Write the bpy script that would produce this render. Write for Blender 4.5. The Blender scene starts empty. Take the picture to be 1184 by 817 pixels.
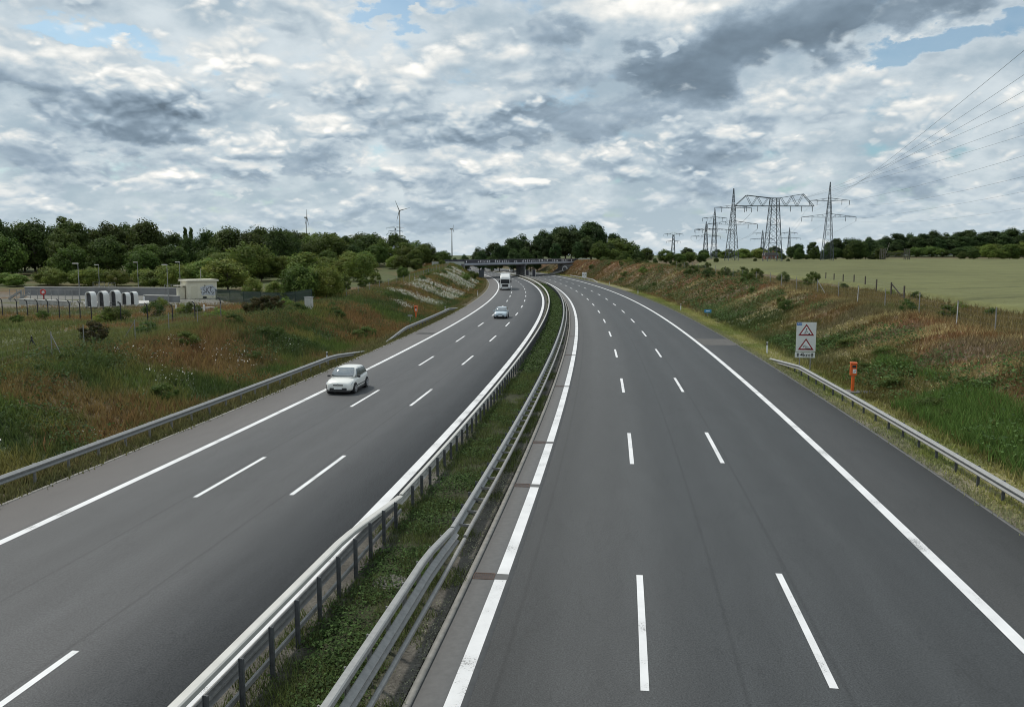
import bpy, math, random
import numpy as np
from mathutils import Vector, Matrix, noise as mnoise
rnd = random.Random(7)
R = math.radians
scene = bpy.context.scene
COL = scene.collection

# ------------------------------------------------------------------ camera numbers (used to read distances off the place)
FPX, CXP, CYP, HZ, EYE = 960.0, 592.0, 408.5, 295.0, 8.5
PITCH = math.atan((CYP - HZ) / FPX)

def at(px, py, z=0.0):
    """point on the level z that is seen at a pixel of the photograph"""
    u = (px - CXP) / FPX; v = (py - CYP) / FPX
    fw = math.cos(PITCH) - v * math.sin(PITCH); dn = math.sin(PITCH) + v * math.cos(PITCH)
    t = (EYE - z) / dn
    return u * t, fw * t

def fx(px, d): return (px - CXP) / FPX * d * 1.0069      # x at forward distance d for a column near the horizon
def hz_of(py, d): return EYE - (py - HZ) / FPX * d * 1.0069
def direction(px, py):
    u = (px - CXP) / FPX; v = (py - CYP) / FPX
    d = Vector((u, math.cos(PITCH) - v * math.sin(PITCH), -math.sin(PITCH) - v * math.cos(PITCH)))
    return d.normalized()

# ------------------------------------------------------------------ object helpers
def tag(o, label=None, cat=None, group=None, kind=None):
    if label: o['label'] = label
    if cat: o['category'] = cat
    if group: o['group'] = group
    if kind: o['kind'] = kind
    return o

def thing(name, label, cat, loc=(0, 0, 0), rz=0.0, group=None):
    o = bpy.data.objects.new(name, None); COL.objects.link(o)
    o.empty_display_size = 0.2
    o.location = loc; o.rotation_euler = (0, 0, rz)
    return tag(o, label, cat, group)

def link(name, me, m, parent=None):
    if m is not None and not me.materials: me.materials.append(m)
    o = bpy.data.objects.new(name, me); COL.objects.link(o)
    if parent: o.parent = parent
    return o

def dup(root, loc, rz, label=None, group=None, scale=None):
    r = root.copy(); COL.objects.link(r); r.location = loc; r.rotation_euler = (0, 0, rz)
    if scale is not None: r.scale = scale
    if label: r['label'] = label
    if group: r['group'] = group
    for ch in list(root.children):
        c = ch.copy(); COL.objects.link(c); c.parent = r
        for g in list(ch.children):
            d = g.copy(); COL.objects.link(d); d.parent = c
    return r

class MB:
    """collects simple solids; build() links them as one mesh object"""
    def __init__(s): s.v = []; s.f = []
    def add(s, vs, fs):
        n = len(s.v); s.v += [tuple(p) for p in vs]; s.f += [tuple(i + n for i in f) for f in fs]
    def box(s, c, d, rz=0.0, taper=1.0):
        x, y, z = d[0] / 2, d[1] / 2, d[2] / 2; vs = []
        ca, sa = math.cos(rz), math.sin(rz)
        for k, sz in ((1.0, -z), (taper, z)):
            for a, b in ((-x, -y), (x, -y), (x, y), (-x, y)):
                a *= k; b *= k
                vs.append((c[0] + a * ca - b * sa, c[1] + a * sa + b * ca, c[2] + sz))
        s.add(vs, [(0, 3, 2, 1), (4, 5, 6, 7), (0, 1, 5, 4), (1, 2, 6, 5), (2, 3, 7, 6), (3, 0, 4, 7)])
        return s
    def bar(s, p, q, w, h=None):
        p = Vector(p); q = Vector(q); d = q - p
        if d.length < 1e-6: return s
        h = h or w; d.normalize()
        up = Vector((0, 0, 1)) if abs(d.z) < 0.95 else Vector((1, 0, 0))
        a = d.cross(up).normalized(); b = a.cross(d).normalized()
        vs = [e + a * (i * w / 2) + b * (j * h / 2) for e in (p, q) for i, j in ((-1, -1), (1, -1), (1, 1), (-1, 1))]
        s.add(vs, [(0, 3, 2, 1), (4, 5, 6, 7), (0, 1, 5, 4), (1, 2, 6, 5), (2, 3, 7, 6), (3, 0, 4, 7)])
        return s
    def tube(s, pts, r, n=8, cap=True):
        pts = [Vector(p) for p in pts]; rr = r if isinstance(r, (list, tuple)) else [r] * len(pts)
        vs = []
        for i, p in enumerate(pts):
            d = (pts[min(i + 1, len(pts) - 1)] - pts[max(i - 1, 0)]).normalized()
            up = Vector((0, 0, 1)) if abs(d.z) < 0.95 else Vector((1, 0, 0))
            a = d.cross(up).normalized(); b = a.cross(d).normalized()
            for k in range(n):
                t = 2 * math.pi * k / n
                vs.append(p + (a * math.cos(t) + b * math.sin(t)) * rr[i])
        fs = []
        for i in range(len(pts) - 1):
            for k in range(n):
                k2 = (k + 1) % n
                fs.append((i * n + k, i * n + k2, (i + 1) * n + k2, (i + 1) * n + k))
        if cap:
            fs.append(tuple(reversed(range(n)))); fs.append(tuple(range((len(pts) - 1) * n, len(pts) * n)))
        s.add(vs, fs); return s
    def prism(s, poly, y0, y1, plane='xz'):
        """extrude a polygon given in a plane"""
        n = len(poly)
        def P(a, b, t):
            return (a, t, b) if plane == 'xz' else ((t, a, b) if plane == 'yz' else (a, b, t))
        vs = [P(a, b, y0) for a, b in poly] + [P(a, b, y1) for a, b in poly]
        fs = [tuple(range(n)), tuple(reversed(range(n, 2 * n)))]
        for i in range(n):
            j = (i + 1) % n; fs.append((i, i + n, j + n, j))
        s.add(vs, fs); return s
    def build(s, name, m, parent=None, smooth=False, bevel=0.0, origin=None):
        me = bpy.data.meshes.new(name)
        v = s.v if origin is None else [(a - origin[0], b - origin[1], c - origin[2]) for a, b, c in s.v]
        me.from_pydata(v, [], s.f); me.update()
        import bmesh
        bm = bmesh.new(); bm.from_mesh(me); bmesh.ops.recalc_face_normals(bm, faces=bm.faces); bm.to_mesh(me); bm.free()
        o = link(name, me, m, parent)
        if smooth:
            for p in me.polygons: p.use_smooth = True
        if bevel:
            b = o.modifiers.new('bevel', 'BEVEL'); b.width = bevel; b.segments = 2; b.limit_method = 'ANGLE'
        return o

def np_mesh(name, V, nper, tint=None, uv=None):
    """mesh out of loose n-gons: V is (faces*nper, 3)"""
    V = np.asarray(V, dtype=np.float32); n = len(V); nf = n // nper
    me = bpy.data.meshes.new(name)
    me.vertices.add(n); me.vertices.foreach_set('co', V.ravel())
    me.loops.add(n); me.loops.foreach_set('vertex_index', np.arange(n, dtype=np.int32))
    me.polygons.add(nf); me.polygons.foreach_set('loop_start', np.arange(0, n, nper, dtype=np.int32))
    me.update(calc_edges=True)
    if tint is not None:
        ca = me.color_attributes.new('tint', 'FLOAT_COLOR', 'POINT')
        c = np.ones((n, 4), dtype=np.float32); c[:, :3] = tint; ca.data.foreach_set('color', c.ravel())
    return me

def grid_mesh(name, X, Y, Z, tint=None, uv=None, smooth=True):
    """mesh from 2-d arrays of points"""
    r, c = X.shape
    me = bpy.data.meshes.new(name)
    V = np.stack([X, Y, Z], -1).reshape(-1, 3).astype(np.float32)
    idx = np.arange(r * c).reshape(r, c)
    F = np.stack([idx[:-1, :-1], idx[:-1, 1:], idx[1:, 1:], idx[1:, :-1]], -1).reshape(-1, 4).astype(np.int32)
    me.vertices.add(len(V)); me.vertices.foreach_set('co', V.ravel())
    me.loops.add(F.size); me.loops.foreach_set('vertex_index', F.ravel())
    me.polygons.add(len(F)); me.polygons.foreach_set('loop_start', np.arange(0, F.size, 4, dtype=np.int32))
    me.update(calc_edges=True)
    if smooth: me.polygons.foreach_set('use_smooth', np.ones(len(F), dtype=bool))
    if tint is not None:
        ca = me.color_attributes.new('tint', 'FLOAT_COLOR', 'POINT')
        cc = np.ones((len(V), 4), dtype=np.float32); cc[:, :3] = tint.reshape(-1, 3); ca.data.foreach_set('color', cc.ravel())
    if uv is not None:
        l = me.uv_layers.new(name='UVMap'); l.data.foreach_set('uv', uv.reshape(-1, 2)[F.ravel()].astype(np.float32).ravel())
    return me

# ------------------------------------------------------------------ numpy value noise
def _hash(i, j, seed):
    h = (i.astype(np.int64) * 374761393 + j.astype(np.int64) * 668265263 + seed * 1442695041) & 0xffffffff
    h = ((h ^ (h >> 13)) * 1274126177) & 0xffffffff
    return ((h ^ (h >> 16)) & 0xffff) / 65535.0
def vnoise(x, y, sc, seed=0):
    x = np.asarray(x) / sc; y = np.asarray(y) / sc
    i = np.floor(x); j = np.floor(y); u = x - i; v = y - j
    u = u * u * (3 - 2 * u); v = v * v * (3 - 2 * v)
    a = _hash(i, j, seed); b = _hash(i + 1, j, seed); c = _hash(i, j + 1, seed); d = _hash(i + 1, j + 1, seed)
    return (a * (1 - u) + b * u) * (1 - v) + (c * (1 - u) + d * u) * v
def fbm(x, y, sc, seed=0, n=3):
    t = 0; w = 0; a = 1.0
    for k in range(n):
        t = t + a * vnoise(x, y, sc / 2 ** k, seed + k * 17); w += a; a *= 0.55
    return t / w
def sstep(a, b, x):
    t = np.clip((np.asarray(x) - a) / (b - a), 0, 1); return t * t * (3 - 2 * t)

# ------------------------------------------------------------------ road alignment: station s along the road, offset o to its right
_KN = np.array([0, 60, 120, 180, 240, 300, 380, 560, 900.])
_KA = np.array([-1.11, -0.6, -0.75, -0.707, -0.62, -0.70, -0.56, -0.3, -0.2]) / 1000
S0 = -60.0
SS = np.arange(S0, 900, 1.0)
_k = np.interp(SS, _KN, _KA)
_th = np.concatenate([[0], np.cumsum((_k[1:] + _k[:-1]) / 2)])
_th += 0.1533 - _th[int(-S0)]
_x = np.concatenate([[0], np.cumsum(np.sin((_th[1:] + _th[:-1]) / 2))])
_y = np.concatenate([[0], np.cumsum(np.cos((_th[1:] + _th[:-1]) / 2))])
_x += 0.36 - _x[int(-S0)]; _y += 0.0 - _y[int(-S0)]
def road(s, o):
    s = np.asarray(s, dtype=float)
    x = np.interp(s, SS, _x); y = np.interp(s, SS, _y); th = np.interp(s, SS, _th)
    return x + o * np.cos(th), y - o * np.sin(th)
def road_dir(s): return float(np.interp(s, SS, _th))
def road_so(x, y):
    x = np.asarray(x, dtype=float); y = np.asarray(y, dtype=float)
    s = np.interp(y, _y, SS)
    for _ in range(4):
        cx = np.interp(s, SS, _x); cy = np.interp(s, SS, _y); th = np.interp(s, SS, _th)
        s = s + (x - cx) * np.sin(th) + (y - cy) * np.cos(th)
        s = np.clip(s, SS[0], SS[-1])
    cx = np.interp(s, SS, _x); cy = np.interp(s, SS, _y); th = np.interp(s, SS, _th)
    o = (x - cx) * np.cos(th) - (y - cy) * np.sin(th)
    return s, o

# ------------------------------------------------------------------ terrain height
def ground_z(x, y):
    x = np.asarray(x, dtype=float); y = np.asarray(y, dtype=float)
    s, o = road_so(x, y)
    fade = 1 - sstep(640, 760, y)
    hr = np.interp(s, [-60, 0, 60, 150, 220, 320, 420, 600], [3.0, 3.0, 3.1, 4.2, 5.3, 6.2, 5.8, 5.0])
    zf = 3.3 + 0.0055 * np.clip(y - 250, 0, 400) + 0.0145 * np.clip(y - 650, 0, 170) * sstep(150, 320, x)
    zr = hr * sstep(14.6, 26.0, o)
    k = sstep(27, 60, o)
    zr = np.where(o > 26, hr * (1 - k) + zf * k, zr)
    hl = np.interp(s, [-60, 40, 60, 100, 130, 200, 260, 320, 420, 600], [2.0, 2.2, 2.3, 2.5, 3.0, 4.1, 5.0, 5.8, 5.5, 5.0])
    zp = np.interp(s, [-60, 60, 90, 165, 230, 320, 500], [1.9, 1.9, 1.35, 1.3, 2.6, 4.6, 4.8])
    zl = hl * sstep(-23.6, -34.0, o)
    k2 = sstep(-34, -46, o)
    zl = np.where(o < -34, hl * (1 - k2) + zp * k2, zl)
    z = np.where(o > 0, zr, zl)
    rough = sstep(15.5, 20, o) + sstep(-24.5, -28, o)
    z = z + rough * (fbm(x, y, 7.0, 3) - 0.5) * 0.55
    far = np.where(x > 0, zf, 4.8)
    return np.where(y > 640, z * fade + far * (1 - fade), z)
def gz(x, y): return float(ground_z(np.array([x]), np.array([y]))[0])
# ------------------------------------------------------------------ materials
MATS = {}
def new_mat(name):
    m = bpy.data.materials.new(name); m.use_nodes = True
    return m, m.node_tree.nodes, m.node_tree.links
def N(nt, t, **kw):
    n = nt.nodes.new(t)
    for k, v in kw.items():
        if k.startswith('i_'):
            n.inputs[k[2:].replace('_', ' ')].default_value = v
        else: setattr(n, k, v)
    return n
def mat(name, c, rough=0.6, metal=0.0, var=0.15, scale=6.0, bump=0.0, spec=0.5, dirt=None, stretch=None):
    """painted / mineral / metal surface with a mottled colour and a little relief"""
    if name in MATS: return MATS[name]
    m, ns, ls = new_mat(name); nt = m.node_tree; b = ns['Principled BSDF']
    tc = N(nt, 'ShaderNodeTexCoord'); src = tc.outputs['Object']
    if stretch:
        mp = N(nt, 'ShaderNodeMapping'); mp.inputs['Scale'].default_value = stretch
        ls.new(src, mp.inputs['Vector']); src = mp.outputs['Vector']
    no = N(nt, 'ShaderNodeTexNoise', i_Scale=scale, i_Detail=5.0, i_Roughness=0.6); ls.new(src, no.inputs['Vector'])
    rp = N(nt, 'ShaderNodeValToRGB'); ls.new(no.outputs['Fac'], rp.inputs['Fac'])
    lo = [max(0, x * (1 - var)) for x in c]; hi = [min(1, x * (1 + var)) for x in c]
    if dirt: lo = list(dirt)
    rp.color_ramp.elements[0].position = 0.3; rp.color_ramp.elements[0].color = (*lo, 1)
    rp.color_ramp.elements[1].position = 0.62 if not dirt else 0.48; rp.color_ramp.elements[1].color = (*hi, 1)
    ls.new(rp.outputs['Color'], b.inputs['Base Color'])
    b.inputs['Roughness'].default_value = rough; b.inputs['Metallic'].default_value = metal
    b.inputs['Specular IOR Level'].default_value = spec
    if bump:
        bp = N(nt, 'ShaderNodeBump', i_Strength=bump, i_Distance=0.02); ls.new(no.outputs['Fac'], bp.inputs['Height'])
        ls.new(bp.outputs['Normal'], b.inputs['Normal'])
    MATS[name] = m; return m

def mat_tint(name, rough=0.9, transl=0.0, rand=0.0, mul=(1, 1, 1), var=0.0, vscale=2.0, bump=0.0, spec=0.3):
    """plants and soil: the colour of each plant is stored on its faces"""
    if name in MATS: return MATS[name]
    m, ns, ls = new_mat(name); nt = m.node_tree; b = ns['Principled BSDF']
    at_ = N(nt, 'ShaderNodeAttribute', attribute_name='tint'); col = at_.outputs['Color']
    mx = N(nt, 'ShaderNodeMix', data_type='RGBA', blend_type='MULTIPLY'); mx.inputs[0].default_value = 1.0
    ls.new(col, mx.inputs[6]); mx.inputs[7].default_value = (*mul, 1); col = mx.outputs[2]
    if rand:
        oi = N(nt, 'ShaderNodeObjectInfo'); hs = N(nt, 'ShaderNodeHueSaturation')
        mr = N(nt, 'ShaderNodeMapRange'); ls.new(oi.outputs['Random'], mr.inputs[0]); mr.inputs[3].default_value = 1 - rand; mr.inputs[4].default_value = 1 + rand
        ls.new(mr.outputs[0], hs.inputs['Value'])
        ml = N(nt, 'ShaderNodeMath', operation='MULTIPLY'); ls.new(oi.outputs['Random'], ml.inputs[0]); ml.inputs[1].default_value = 7.31
        fr = N(nt, 'ShaderNodeMath', operation='FRACT'); ls.new(ml.outputs[0], fr.inputs[0])
        mr2 = N(nt, 'ShaderNodeMapRange'); ls.new(fr.outputs[0], mr2.inputs[0]); mr2.inputs[3].default_value = 0.475; mr2.inputs[4].default_value = 0.515
        ls.new(mr2.outputs[0], hs.inputs['Hue']); ls.new(col, hs.inputs['Color']); col = hs.outputs['Color']
    if var:
        tc = N(nt, 'ShaderNodeTexCoord')
        no = N(nt, 'ShaderNodeTexNoise', i_Scale=vscale, i_Detail=6.0, i_Roughness=0.68); ls.new(tc.outputs['Object'], no.inputs['Vector'])
        mr = N(nt, 'ShaderNodeMapRange'); ls.new(no.outputs['Fac'], mr.inputs[0]); mr.inputs[1].default_value = 0.25; mr.inputs[2].default_value = 0.75
        mr.inputs[3].default_value = 1 - var; mr.inputs[4].default_value = 1 + var
        m2 = N(nt, 'ShaderNodeVectorMath', operation='SCALE'); ls.new(col, m2.inputs[0]); ls.new(mr.outputs[0], m2.inputs['Scale']); col = m2.outputs[0]
        n2 = N(nt, 'ShaderNodeTexNoise', i_Scale=vscale * 9, i_Detail=4.0, i_Roughness=0.7); ls.new(tc.outputs['Object'], n2.inputs['Vector'])
        mr = N(nt, 'ShaderNodeMapRange'); ls.new(n2.outputs['Fac'], mr.inputs[0]); mr.inputs[1].default_value = 0.3; mr.inputs[2].default_value = 0.7
        mr.inputs[3].default_value = 1 - var * .9; mr.inputs[4].default_value = 1 + var * .9
        m3 = N(nt, 'ShaderNodeVectorMath', operation='SCALE'); ls.new(col, m3.inputs[0]); ls.new(mr.outputs[0], m3.inputs['Scale']); col = m3.outputs[0]
        if bump:
            bp = N(nt, 'ShaderNodeBump', i_Strength=bump, i_Distance=0.1); ls.new(no.outputs['Fac'], bp.inputs['Height']); ls.new(bp.outputs['Normal'], b.inputs['Normal'])
    ls.new(col, b.inputs['Base Color']); b.inputs['Roughness'].default_value = rough; b.inputs['Specular IOR Level'].default_value = spec
    if transl:
        tr = N(nt, 'ShaderNodeBsdfTranslucent'); ls.new(col, tr.inputs['Color'])
        ms = N(nt, 'ShaderNodeMixShader'); ms.inputs[0].default_value = transl
        ls.new(b.outputs[0], ms.inputs[1]); ls.new(tr.outputs[0], ms.inputs[2]); ls.new(ms.outputs[0], ns['Material Output'].inputs['Surface'])
    MATS[name] = m; return m

def asphalt(name, c, lanes, shoulder, rough=0.68):
    """rolled asphalt: UV is (metres along, metres across); wheel tracks, seams, streaks and grain"""
    m, ns, ls = new_mat(name); nt = m.node_tree; b = ns['Principled BSDF']
    uv = N(nt, 'ShaderNodeUVMap'); sp = N(nt, 'ShaderNodeSeparateXYZ'); ls.new(uv.outputs[0], sp.inputs[0])
    tc = N(nt, 'ShaderNodeTexCoord')
    def noise(sx, sy, det, seed):
        mp = N(nt, 'ShaderNodeMapping'); mp.inputs['Scale'].default_value = (sx, sy, 1); mp.inputs['Location'].default_value = (seed, seed * 3.1, 0)
        ls.new(uv.outputs[0], mp.inputs['Vector'])
        no = N(nt, 'ShaderNodeTexNoise', i_Scale=1.0, i_Detail=det, i_Roughness=0.55); ls.new(mp.outputs[0], no.inputs['Vector']); return no.outputs['Fac']
    def rng(x, a, b_, lo, hi):
        r = N(nt, 'ShaderNodeMapRange'); ls.new(x, r.inputs[0]); r.inputs[1].default_value = a; r.inputs[2].default_value = b_
        r.inputs[3].default_value = lo; r.inputs[4].default_value = hi; return r.outputs[0]
    def op(o, x, y=None):
        n = N(nt, 'ShaderNodeMath', operation=o)
        for i, q in enumerate((x, y)):
            if q is None: continue
            if isinstance(q, (int, float)): n.inputs[i].default_value = q
            else: ls.new(q, n.inputs[i])
        return n.outputs[0]
    f = rng(noise(0.012, 0.9, 4, 13), 0.3, 0.7, 0.96, 1.04)                       # long streaks of wear
    f = op('MULTIPLY', f, rng(noise(0.05, 0.25, 4, 27), 0.3, 0.7, 0.93, 1.07))    # broad patches
    f = op('MULTIPLY', f, rng(noise(0.4, 2.2, 5, 9), 0.3, 0.7, 0.93, 1.07))
    gr = N(nt, 'ShaderNodeTexNoise', i_Scale=26.0, i_Detail=3.0, i_Roughness=0.75); ls.new(tc.outputs['Object'], gr.inputs['Vector'])
    f = op('MULTIPLY', f, rng(gr.outputs['Fac'], 0.32, 0.68, 0.45, 1.60))          # stone grain
    g2 = N(nt, 'ShaderNodeTexNoise', i_Scale=9.0, i_Detail=4.0, i_Roughness=0.8); ls.new(tc.outputs['Object'], g2.inputs['Vector'])
    f = op('MULTIPLY', f, rng(g2.outputs['Fac'], 0.3, 0.7, 0.86, 1.14))
    g3 = N(nt, 'ShaderNodeTexNoise', i_Scale=38.0, i_Detail=2.0, i_Roughness=0.8); ls.new(tc.outputs['Object'], g3.inputs['Vector'])
    f = op('ADD', f, rng(g3.outputs['Fac'], 0.66, 0.80, 0.0, 2.2))               # pale stones and grit
    cr_ = noise(0.16, 0.5, 8, 31); f = op('MULTIPLY', f, rng(op('ABSOLUTE', op('SUBTRACT', cr_, 0.5)), 0.0, 0.006, 0.82, 1.0))   # hairline cracks
    for lc in lanes:                                                              # two wheel tracks a lane, an oil strip between
        for dx in (-0.85, 0.85):
            d = op('ABSOLUTE', op('SUBTRACT', sp.outputs['Y'], lc + dx))
            f = op('MULTIPLY', f, rng(d, 0.15, 0.75, 0.90, 1.0))
    for sm in shoulder:                                                           # seams between the paving lanes
        d = op('ABSOLUTE', op('SUBTRACT', sp.outputs['Y'], sm)); f = op('MULTIPLY', f, rng(d, 0.015, 0.07, 0.78, 1.0))
    sh = rng(op('ABSOLUTE', sp.outputs['Y']), abs(shoulder[-1]) - 0.25, abs(shoulder[-1]) + 0.25, 0.0, 1.0)
    mx = N(nt, 'ShaderNodeMix', data_type='RGBA'); ls.new(sh, mx.inputs[0])
    mx.inputs[6].default_value = (*c, 1); mx.inputs[7].default_value = (c[0] * 1.36, c[1] * 1.26, c[2] * 1.19, 1)
    sc = N(nt, 'ShaderNodeVectorMath', operation='SCALE'); ls.new(mx.outputs[2], sc.inputs[0]); ls.new(f, sc.inputs['Scale'])
    ls.new(sc.outputs[0], b.inputs['Base Color']); b.inputs['Roughness'].default_value = rough
    b.inputs['Specular IOR Level'].default_value = 0.40
    bp = N(nt, 'ShaderNodeBump', i_Strength=0.25, i_Distance=0.01); ls.new(gr.outputs['Fac'], bp.inputs['Height']); ls.new(bp.outputs['Normal'], b.inputs['Normal'])
    return m

def paint_line():
    m, ns, ls = new_mat('road paint'); nt = m.node_tree; b = ns['Principled BSDF']; tc = N(nt, 'ShaderNodeTexCoord')
    n1 = N(nt, 'ShaderNodeTexNoise', i_Scale=22.0, i_Detail=4.0, i_Roughness=0.75); ls.new(tc.outputs['Object'], n1.inputs['Vector'])
    n2 = N(nt, 'ShaderNodeTexNoise', i_Scale=0.7, i_Detail=4.0, i_Roughness=0.6); ls.new(tc.outputs['Object'], n2.inputs['Vector'])
    ad = N(nt, 'ShaderNodeMath', operation='ADD'); ls.new(n1.outputs['Fac'], ad.inputs[0]); ls.new(n2.outputs['Fac'], ad.inputs[1])
    mr = N(nt, 'ShaderNodeMapRange'); ls.new(ad.outputs[0], mr.inputs[0]); mr.inputs[1].default_value = 0.74; mr.inputs[2].default_value = 0.86
    r2 = N(nt, 'ShaderNodeMapRange'); ls.new(n2.outputs['Fac'], r2.inputs[0]); r2.inputs[1].default_value = .3; r2.inputs[2].default_value = .7; r2.inputs[3].default_value = .62; r2.inputs[4].default_value = .80
    cc = N(nt, 'ShaderNodeCombineColor'); [ls.new(r2.outputs[0], cc.inputs[i]) for i in range(3)]
    mx = N(nt, 'ShaderNodeMix', data_type='RGBA'); ls.new(mr.outputs[0], mx.inputs[0]); mx.inputs[6].default_value = (.22, .22, .215, 1); ls.new(cc.outputs[0], mx.inputs[7])
    ls.new(mx.outputs[2], b.inputs['Base Color']); b.inputs['Roughness'].default_value = .6; return m
M_white_line = paint_line()
M_concrete = mat('concrete', (0.11, 0.11, 0.109), 0.85, var=0.10, scale=5.0, bump=0.2)
M_conc_light = mat('light concrete', (0.46, 0.45, 0.42), 0.85, var=0.15, scale=1.3, bump=0.1)
M_galv = mat('galvanised steel', (0.285, 0.287, 0.28), 0.5, 0.25, var=0.12, scale=6.0)
M_galv_dull = mat('weathered steel', (0.27, 0.265, 0.255), 0.6, 0.3, var=0.15, scale=7.0)
M_galv_white = mat('bright steel', (0.52, 0.51, 0.475), 0.5, 0.1, var=0.08, scale=1.5)
M_post = mat('dark post steel', (0.11, 0.115, 0.12), 0.6, 0.4, var=0.3, scale=5.0)  # shade on the posts below the rails is put into this dark tone
M_pylon = mat('pylon steel', (0.09, 0.105, 0.12), 0.6, 0.2, var=0.2, scale=0.5)
M_wire = mat('wire', (0.10, 0.11, 0.12), 0.5, 0.3)
M_white = mat('white plastic', (0.8, 0.8, 0.79), 0.4, var=0.06)
M_black = mat('black paint', (0.02, 0.02, 0.022), 0.5, var=0.2)
M_orange = mat('orange paint', (0.72, 0.13, 0.02), 0.45, var=0.1)
M_red = mat('dark red foil', (0.25, 0.012, 0.02), 0.5, var=0.1)
M_blue = mat('blue foil', (0.02, 0.14, 0.42), 0.45, var=0.1)
M_blue_pale = mat('sign blue', (0.05, 0.28, 0.55), 0.45, var=0.1)
M_bark = mat('bark', (0.10, 0.08, 0.06), 0.9, var=0.35, scale=5, bump=0.4)
M_leaf = mat_tint('leaves', 0.75, transl=0.36, mul=(2.0, 1.92, 1.35), rand=0.22, spec=0.25)
M_grass = mat_tint('grass blades', 0.8, transl=0.32, mul=(1.5, 1.58, 1.25), spec=0.2)
M_soil = mat_tint('overgrown soil', 0.95, mul=(1.1, 1.1, 1.1), var=0.45, vscale=1.6, bump=0.6, spec=0.15)
M_crop = mat_tint('ripening grain', 0.9, var=0.16, vscale=0.25, bump=0.3, spec=0.15)
def crop_rows():
    nt = M_crop.node_tree; ns = nt.nodes; ls = nt.links; b = ns['Principled BSDF']; src = b.inputs['Base Color'].links[0].from_socket
    tc = N(nt, 'ShaderNodeTexCoord'); mp = N(nt, 'ShaderNodeMapping'); mp.inputs['Rotation'].default_value = (0, 0, R(62)); ls.new(tc.outputs['Object'], mp.inputs['Vector'])
    sp = N(nt, 'ShaderNodeSeparateXYZ'); ls.new(mp.outputs[0], sp.inputs[0])
    dv = N(nt, 'ShaderNodeMath', operation='DIVIDE'); ls.new(sp.outputs[0], dv.inputs[0]); dv.inputs[1].default_value = 18.0
    fr = N(nt, 'ShaderNodeMath', operation='FRACT'); ls.new(dv.outputs[0], fr.inputs[0])
    pp = N(nt, 'ShaderNodeMath', operation='PINGPONG'); ls.new(fr.outputs[0], pp.inputs[0]); pp.inputs[1].default_value = 0.5
    mr = N(nt, 'ShaderNodeMapRange'); ls.new(pp.outputs[0], mr.inputs[0]); mr.inputs[1].default_value = 0.03; mr.inputs[2].default_value = 0.07; mr.inputs[3].default_value = 0.74; mr.inputs[4].default_value = 1.0
    m2 = N(nt, 'ShaderNodeMapping'); m2.inputs['Scale'].default_value = (0.5, 0.02, 1); ls.new(mp.outputs[0], m2.inputs['Vector'])
    no = N(nt, 'ShaderNodeTexNoise', i_Scale=1.0, i_Detail=5.0, i_Roughness=0.65); ls.new(m2.outputs[0], no.inputs['Vector'])
    r2 = N(nt, 'ShaderNodeMapRange'); ls.new(no.outputs['Fac'], r2.inputs[0]); r2.inputs[1].default_value = .3; r2.inputs[2].default_value = .7; r2.inputs[3].default_value = .84; r2.inputs[4].default_value = 1.14
    mu = N(nt, 'ShaderNodeMath', operation='MULTIPLY'); ls.new(mr.outputs[0], mu.inputs[0]); ls.new(r2.outputs[0], mu.inputs[1])
    sc = N(nt, 'ShaderNodeVectorMath', operation='SCALE'); ls.new(src, sc.inputs[0]); ls.new(mu.outputs[0], sc.inputs['Scale']); ls.new(sc.outputs[0], b.inputs['Base Color'])
crop_rows()

# ------------------------------------------------------------------ camera
cam = bpy.data.cameras.new('camera'); co = bpy.data.objects.new('camera', cam); COL.objects.link(co)
cam.sensor_width = 36.0; cam.lens = 36.0 * FPX / 1184.0; cam.clip_start = 0.3; cam.clip_end = 12000
co.location = (0, 0, EYE); co.rotation_euler = (math.pi / 2 - PITCH, 0, 0)
scene.camera = co

# ------------------------------------------------------------------ daylight
SUN_AZ, SUN_EL = R(-48), R(52)      # ahead and to the left of the road, high
sd = Vector((math.sin(SUN_AZ) * math.cos(SUN_EL), math.cos(SUN_AZ) * math.cos(SUN_EL), math.sin(SUN_EL)))
sl = bpy.data.lights.new('sun', 'SUN'); sl.energy = 2.3; sl.angle = R(6); sl.color = (1.0, 0.95, 0.87)
so = bpy.data.objects.new('sun', sl); COL.objects.link(so)
so.rotation_euler = (-sd).to_track_quat('-Z', 'Y').to_euler()

w = bpy.data.worlds.new('World'); scene.world = w; w.use_nodes = True
nt = w.node_tree; ns = nt.nodes; ls = nt.links; ns.clear()
def wn(t, **kw): return N(nt, t, **kw)
def wop(o, *a, clamp=False):
    n = wn('ShaderNodeMath', operation=o); n.use_clamp = clamp
    for i, q in enumerate(a):
        if isinstance(q, (int, float)): n.inputs[i].default_value = q
        else: ls.new(q, n.inputs[i])
    return n.outputs[0]
def wrange(x, a, b, lo=0.0, hi=1.0, smooth=True):
    r = wn('ShaderNodeMapRange'); r.interpolation_type = 'SMOOTHSTEP' if smooth else 'LINEAR'
    ls.new(x, r.inputs[0]); r.inputs[1].default_value = a; r.inputs[2].default_value = b
    r.inputs[3].default_value = lo; r.inputs[4].default_value = hi; return r.outputs[0]
def wmix(f, a, b):
    m = wn('ShaderNodeMix', data_type='RGBA'); ls.new(f, m.inputs[0])
    for i, q in ((6, a), (7, b)):
        if isinstance(q, tuple): m.inputs[i].default_value = (*q, 1)
        else: ls.new(q, m.inputs[i])
    return m.outputs[2]
sky = wn('ShaderNodeTexSky'); sky.sky_type = 'NISHITA'; sky.sun_disc = False
sky.sun_elevation = SUN_EL; sky.sun_rotation = SUN_AZ; sky.air_density = 1.0; sky.dust_density = 1.5; sky.ozone_density = 1.5
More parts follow.
